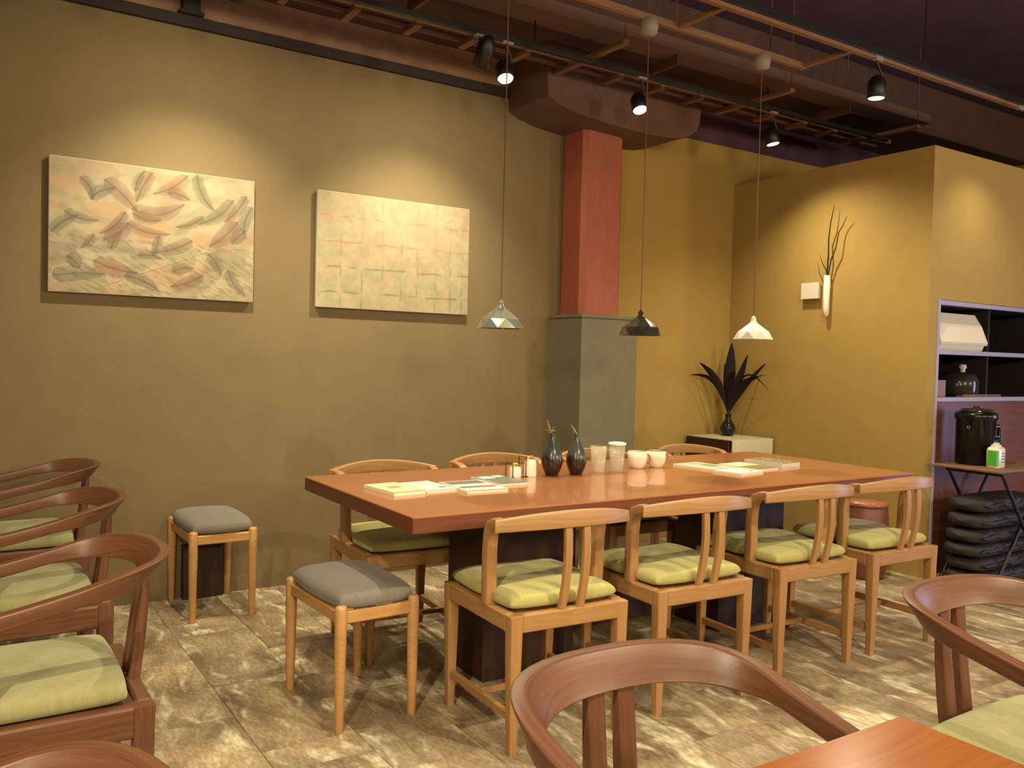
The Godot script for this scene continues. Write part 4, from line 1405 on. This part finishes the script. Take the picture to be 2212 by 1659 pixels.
func shelf_things():
	# built-in shelf unit in the partition
	var s := thing("shelf_unit", "built-in shelf with pale lilac edges set in the yellow partition", "shelf", Vector3(4.745, 0, -2.83))
	var ups := [[0.0, 0.022], [1.233, 1.255]]
	for q in ups:
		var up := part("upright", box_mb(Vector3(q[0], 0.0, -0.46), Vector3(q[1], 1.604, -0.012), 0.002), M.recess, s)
		part("front_edge", box_mb(Vector3(q[0], 0.0, -0.012), Vector3(q[1], 1.604, 0.006), 0.002), M.lilac, up)
	for y in [1.575, 1.288, 1.012]:
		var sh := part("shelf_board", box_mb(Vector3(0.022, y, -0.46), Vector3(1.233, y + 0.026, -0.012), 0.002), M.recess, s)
		part("front_edge", box_mb(Vector3(0.022, y, -0.012), Vector3(1.233, y + 0.026, 0.006), 0.002), M.lilac, sh)
	part("lower_panel", box_mb(Vector3(0.022, 0.0, -0.03), Vector3(1.233, 1.012, -0.010), 0.002), M.panel, s)
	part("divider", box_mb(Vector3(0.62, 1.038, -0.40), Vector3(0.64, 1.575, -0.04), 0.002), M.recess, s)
	# bin on the top shelf
	var b := thing("bread_bin", "white plastic bin with slanted lid on the top shelf", "bin", Vector3(5.03, 1.314, -2.98))
	var bb := MB.new()
	var rings := []
	for x in [-0.235, 0.235]:
		rings.append([Vector3(x, 0.0, -0.15), Vector3(x, 0.0, 0.13), Vector3(x, 0.04, 0.145), Vector3(x, 0.21, 0.06), Vector3(x, 0.22, -0.15)])
	bb.loft(rings, false, true)
	part("body", bb, M.offwhite, b)
	var lid := MB.new()
	var lr := []
	for x in [-0.25, 0.25]:
		lr.append([Vector3(x, 0.035, 0.150), Vector3(x, 0.05, 0.158), Vector3(x, 0.15, 0.118), Vector3(x, 0.225, 0.070), Vector3(x, 0.217, 0.055), Vector3(x, 0.145, 0.104)])
	lid.loft(lr, false, true)
	part("lid", lid, M.white, b)
	# second shelf
	var bx := thing("carton", "pinkish carton at the left of the second shelf", "box", Vector3(4.835, 1.038, -2.94))
	part("body", box_mb(Vector3(-0.06, 0, -0.08), Vector3(0.075, 0.10, 0.08), 0.003), mat(Color(0.55, 0.43, 0.42), 0.7), bx)
	part("flap", box_mb(Vector3(-0.05, 0.10, -0.07), Vector3(0.06, 0.128, 0.03), 0.003), mat(Color(0.50, 0.38, 0.34), 0.7), bx)
	var jr := thing("storage_jar", "smoky glass storage jar with pale knob on the second shelf", "jar", Vector3(5.19, 1.038, -2.95))
	var jb := MB.new()
	jb.lathe([Vector2(0.0, 0.0), Vector2(0.105, 0.0), Vector2(0.118, 0.02), Vector2(0.12, 0.09), Vector2(0.105, 0.13), Vector2(0.07, 0.148), Vector2(0.0, 0.15)], 26, Vector3.ZERO, Basis(), true, false)
	part("body", jb, mat(Color(0.17, 0.16, 0.14), 0.15), jr)
	var jk := MB.new()
	jk.lathe([Vector2(0.0, 0.148), Vector2(0.016, 0.149), Vector2(0.014, 0.165), Vector2(0.024, 0.178), Vector2(0.018, 0.195), Vector2(0.0, 0.198)], 18, Vector3(0.05, 0, 0), Basis(), true, false)
	part("knob", jk, M.offwhite, jr)
	var tr := thing("serving_tray", "thin wooden tray under the storage jar", "tray", Vector3(5.27, 1.038, -2.86))
	part("board", box_mb(Vector3(-0.22, 0.0, -0.02), Vector3(0.20, 0.008, 0.03), 0.002), M.batten, tr)
	part("edge", box_mb(Vector3(-0.22, 0.008, 0.022), Vector3(0.20, 0.016, 0.03), 0.002), M.batten, tr)
	# folding tray table with urn and pump bottle
	var ft := thing("folding_table", "small folding table with black crossed legs before the shelf", "table", Vector3(4.90, 0, -2.60))
	part("tabletop", box_mb(Vector3(-0.22, 0.648, -0.19), Vector3(0.46, 0.665, 0.19), 0.005), M.batten, ft)
	for z in [-0.15, 0.15]:
		for s2 in [-1.0, 1.0]:
			var lg := MB.new()
			lg.tube([Vector3(0.12 - s2 * 0.26, 0.648, z + s2 * 0.008), Vector3(0.12 + s2 * 0.26, 0.01, z + s2 * 0.008)], [0.010, 0.010], 8)
			part("leg", lg, M.black, ft)
	for x in [-0.14, 0.38]:
		var cb := MB.new()
		cb.tube([Vector3(x, 0.635, -0.15), Vector3(x, 0.635, 0.15)], [0.009, 0.009], 8)
		part("crossbar", cb, M.black, ft)
	var ur := thing("water_urn", "black electric water urn on the folding table", "urn", Vector3(4.895, 0.665, -2.665))
	var ub := MB.new()
	ub.lathe([Vector2(0.0, 0.0), Vector2(0.098, 0.0), Vector2(0.102, 0.006), Vector2(0.104, 0.255), Vector2(0.112, 0.26), Vector2(0.112, 0.285), Vector2(0.10, 0.30), Vector2(0.04, 0.308), Vector2(0.0, 0.308)], 30, Vector3.ZERO, Basis(), true, false)
	part("body", ub, M.blacksatin, ur)
	var ul := MB.new()
	ul.lathe([Vector2(0.0, 0.305), Vector2(0.085, 0.303), Vector2(0.080, 0.316), Vector2(0.02, 0.320), Vector2(0.014, 0.332), Vector2(0.0, 0.334)], 26, Vector3.ZERO, Basis(), true, false)
	part("lid", ul, M.darksilver, ur)
	var uh := MB.new()
	uh.tube([Vector3(0.10, 0.21, 0.03), Vector3(0.155, 0.215, 0.045), Vector3(0.165, 0.20, 0.048), Vector3(0.165, 0.03, 0.048), Vector3(0.155, 0.012, 0.045)], [0.013], 10)
	part("handle", uh, M.blacksatin, ur)
	var us := MB.new()
	us.tube([Vector3(-0.10, 0.215, 0.02), Vector3(-0.135, 0.22, 0.03), Vector3(-0.14, 0.205, 0.03)], [0.012, 0.011, 0.008], 8)
	part("side_grip", us, M.blacksatin, ur)
	var sb := thing("pump_bottle", "white pump bottle with green label and blue cap on the folding table", "bottle", Vector3(4.835, 0.665, -2.515))
	sb.scale = Vector3(1.35, 1.0, 1.35)
	var sbb := part("body", bottle_box(), M.whitegloss, sb)
	var lb := MB.new()
	lb.box(Vector3(-0.0378, 0.012, -0.016), Vector3(-0.018, 0.098, 0.0238), 0.002)
	part("label", lb, mat(Color(0.30, 0.66, 0.18), 0.4), sbb)
	for k in 4:
		part("print", box_mb(Vector3(0.0, 0.03 + k * 0.016, 0.0225), Vector3(0.026, 0.036 + k * 0.016, 0.0236), 0.0002), mat(Color(0.20, 0.42, 0.48), 0.5), sbb)
	var nk := MB.new()
	nk.lathe([Vector2(0.022, 0.112), Vector2(0.018, 0.125), Vector2(0.011, 0.132), Vector2(0.011, 0.142), Vector2(0.0, 0.142)], 16, Vector3.ZERO, Basis(), true, false)
	part("neck", nk, M.offwhite, sb)
	var pc := MB.new()
	pc.lathe([Vector2(0.0, 0.142), Vector2(0.013, 0.142), Vector2(0.013, 0.156), Vector2(0.005, 0.158), Vector2(0.005, 0.172), Vector2(0.0, 0.172)], 14, Vector3.ZERO, Basis(), true, false)
	pc.box(Vector3(-0.022, 0.168, -0.006), Vector3(0.010, 0.178, 0.006), 0.002)
	part("pump", pc, mat(Color(0.08, 0.10, 0.22), 0.35), sb)
	# dark folded cloths stacked on the floor below
	var n := noise(121, 2.2, 3)
	var g := RandomNumberGenerator.new()
	g.seed = 12
	var y := 0.0
	var which := ["lowest", "second from the floor", "third from the floor", "fourth from the floor", "fifth from the floor", "topmost"]
	for i in 6:
		var h := 0.076 + g.randf() * 0.014
		var cl := thing("folded_cloth", "dark rumpled cloth under the folding table, %s of its stack" % which[i], "cloth", Vector3(4.99 + g.randf_range(-0.02, 0.02), y, -2.60), g.randf_range(-0.02, 0.02), "dark cloths stacked under the folding table")
		var mb := MB.new()
		var rr := []
		var nx := 41
		for a in nx:
			var u := a / float(nx - 1) * 2.0 - 1.0
			var e := pow(maxf(0.0, 1.0 - pow(absf(u), 8.0)), 0.4) * 0.92 + 0.08
			var ring := []
			for q in 20:
				var an := TAU * q / 20.0
				var cz := signf(cos(an)) * pow(absf(cos(an)), 0.45)
				var sy := signf(sin(an)) * pow(absf(sin(an)), 0.6)
				var bulge := 1.0 + 0.10 * n.get_noise_2d(u * 1.6 + i * 5.0, sy * 0.6) + 0.05 * n.get_noise_2d(u * 5.0, i * 3.0 + sy)
				var yy := h * 0.5 + sy * h * 0.5 * e
				# sagging folds along the front
				yy -= 0.010 * absf(n.get_noise_2d(u * 2.4 + i * 7.0, 3.0)) * (1.0 if sy > 0 else 0.0)
				ring.append(Vector3(u * 0.33, maxf(yy, 0.001), cz * 0.115 * e * bulge))
			rr.append(ring)
		mb.loft(rr, true, true)
		part("body", mb, M.bag, cl)
		var fold := MB.new()
		var fp := []
		for a in 15:
			var u := a / 14.0 * 2.0 - 1.0
			fp.append(Vector3(u * 0.29, h * (0.5 + 0.26 * n.get_noise_2d(u * 2.0 + i * 9.0, 8.0)), 0.112 + 0.006 * n.get_noise_2d(u * 3.0, i * 2.0)))
		fold.tube(fp, [0.004, 0.011, 0.013, 0.012, 0.014, 0.012, 0.010, 0.013, 0.014, 0.011, 0.012, 0.013, 0.012, 0.010, 0.004], 8)
		part("fold", fold, M.bag, cl)
		y += h + 0.0005

func bottle_box() -> MB:
	var mb := MB.new()
	var rings := []
	for q in [[0.0, 0.92], [0.004, 1.0], [0.098, 1.0], [0.112, 0.85], [0.116, 0.55]]:
		rings.append(section(Vector3(0, q[0], 0), Vector3.RIGHT, Vector3.BACK, Vector2(0.074 * q[1], 0.046 * q[1]), 0.5))
	mb.loft(rings, true, true)
	return mb
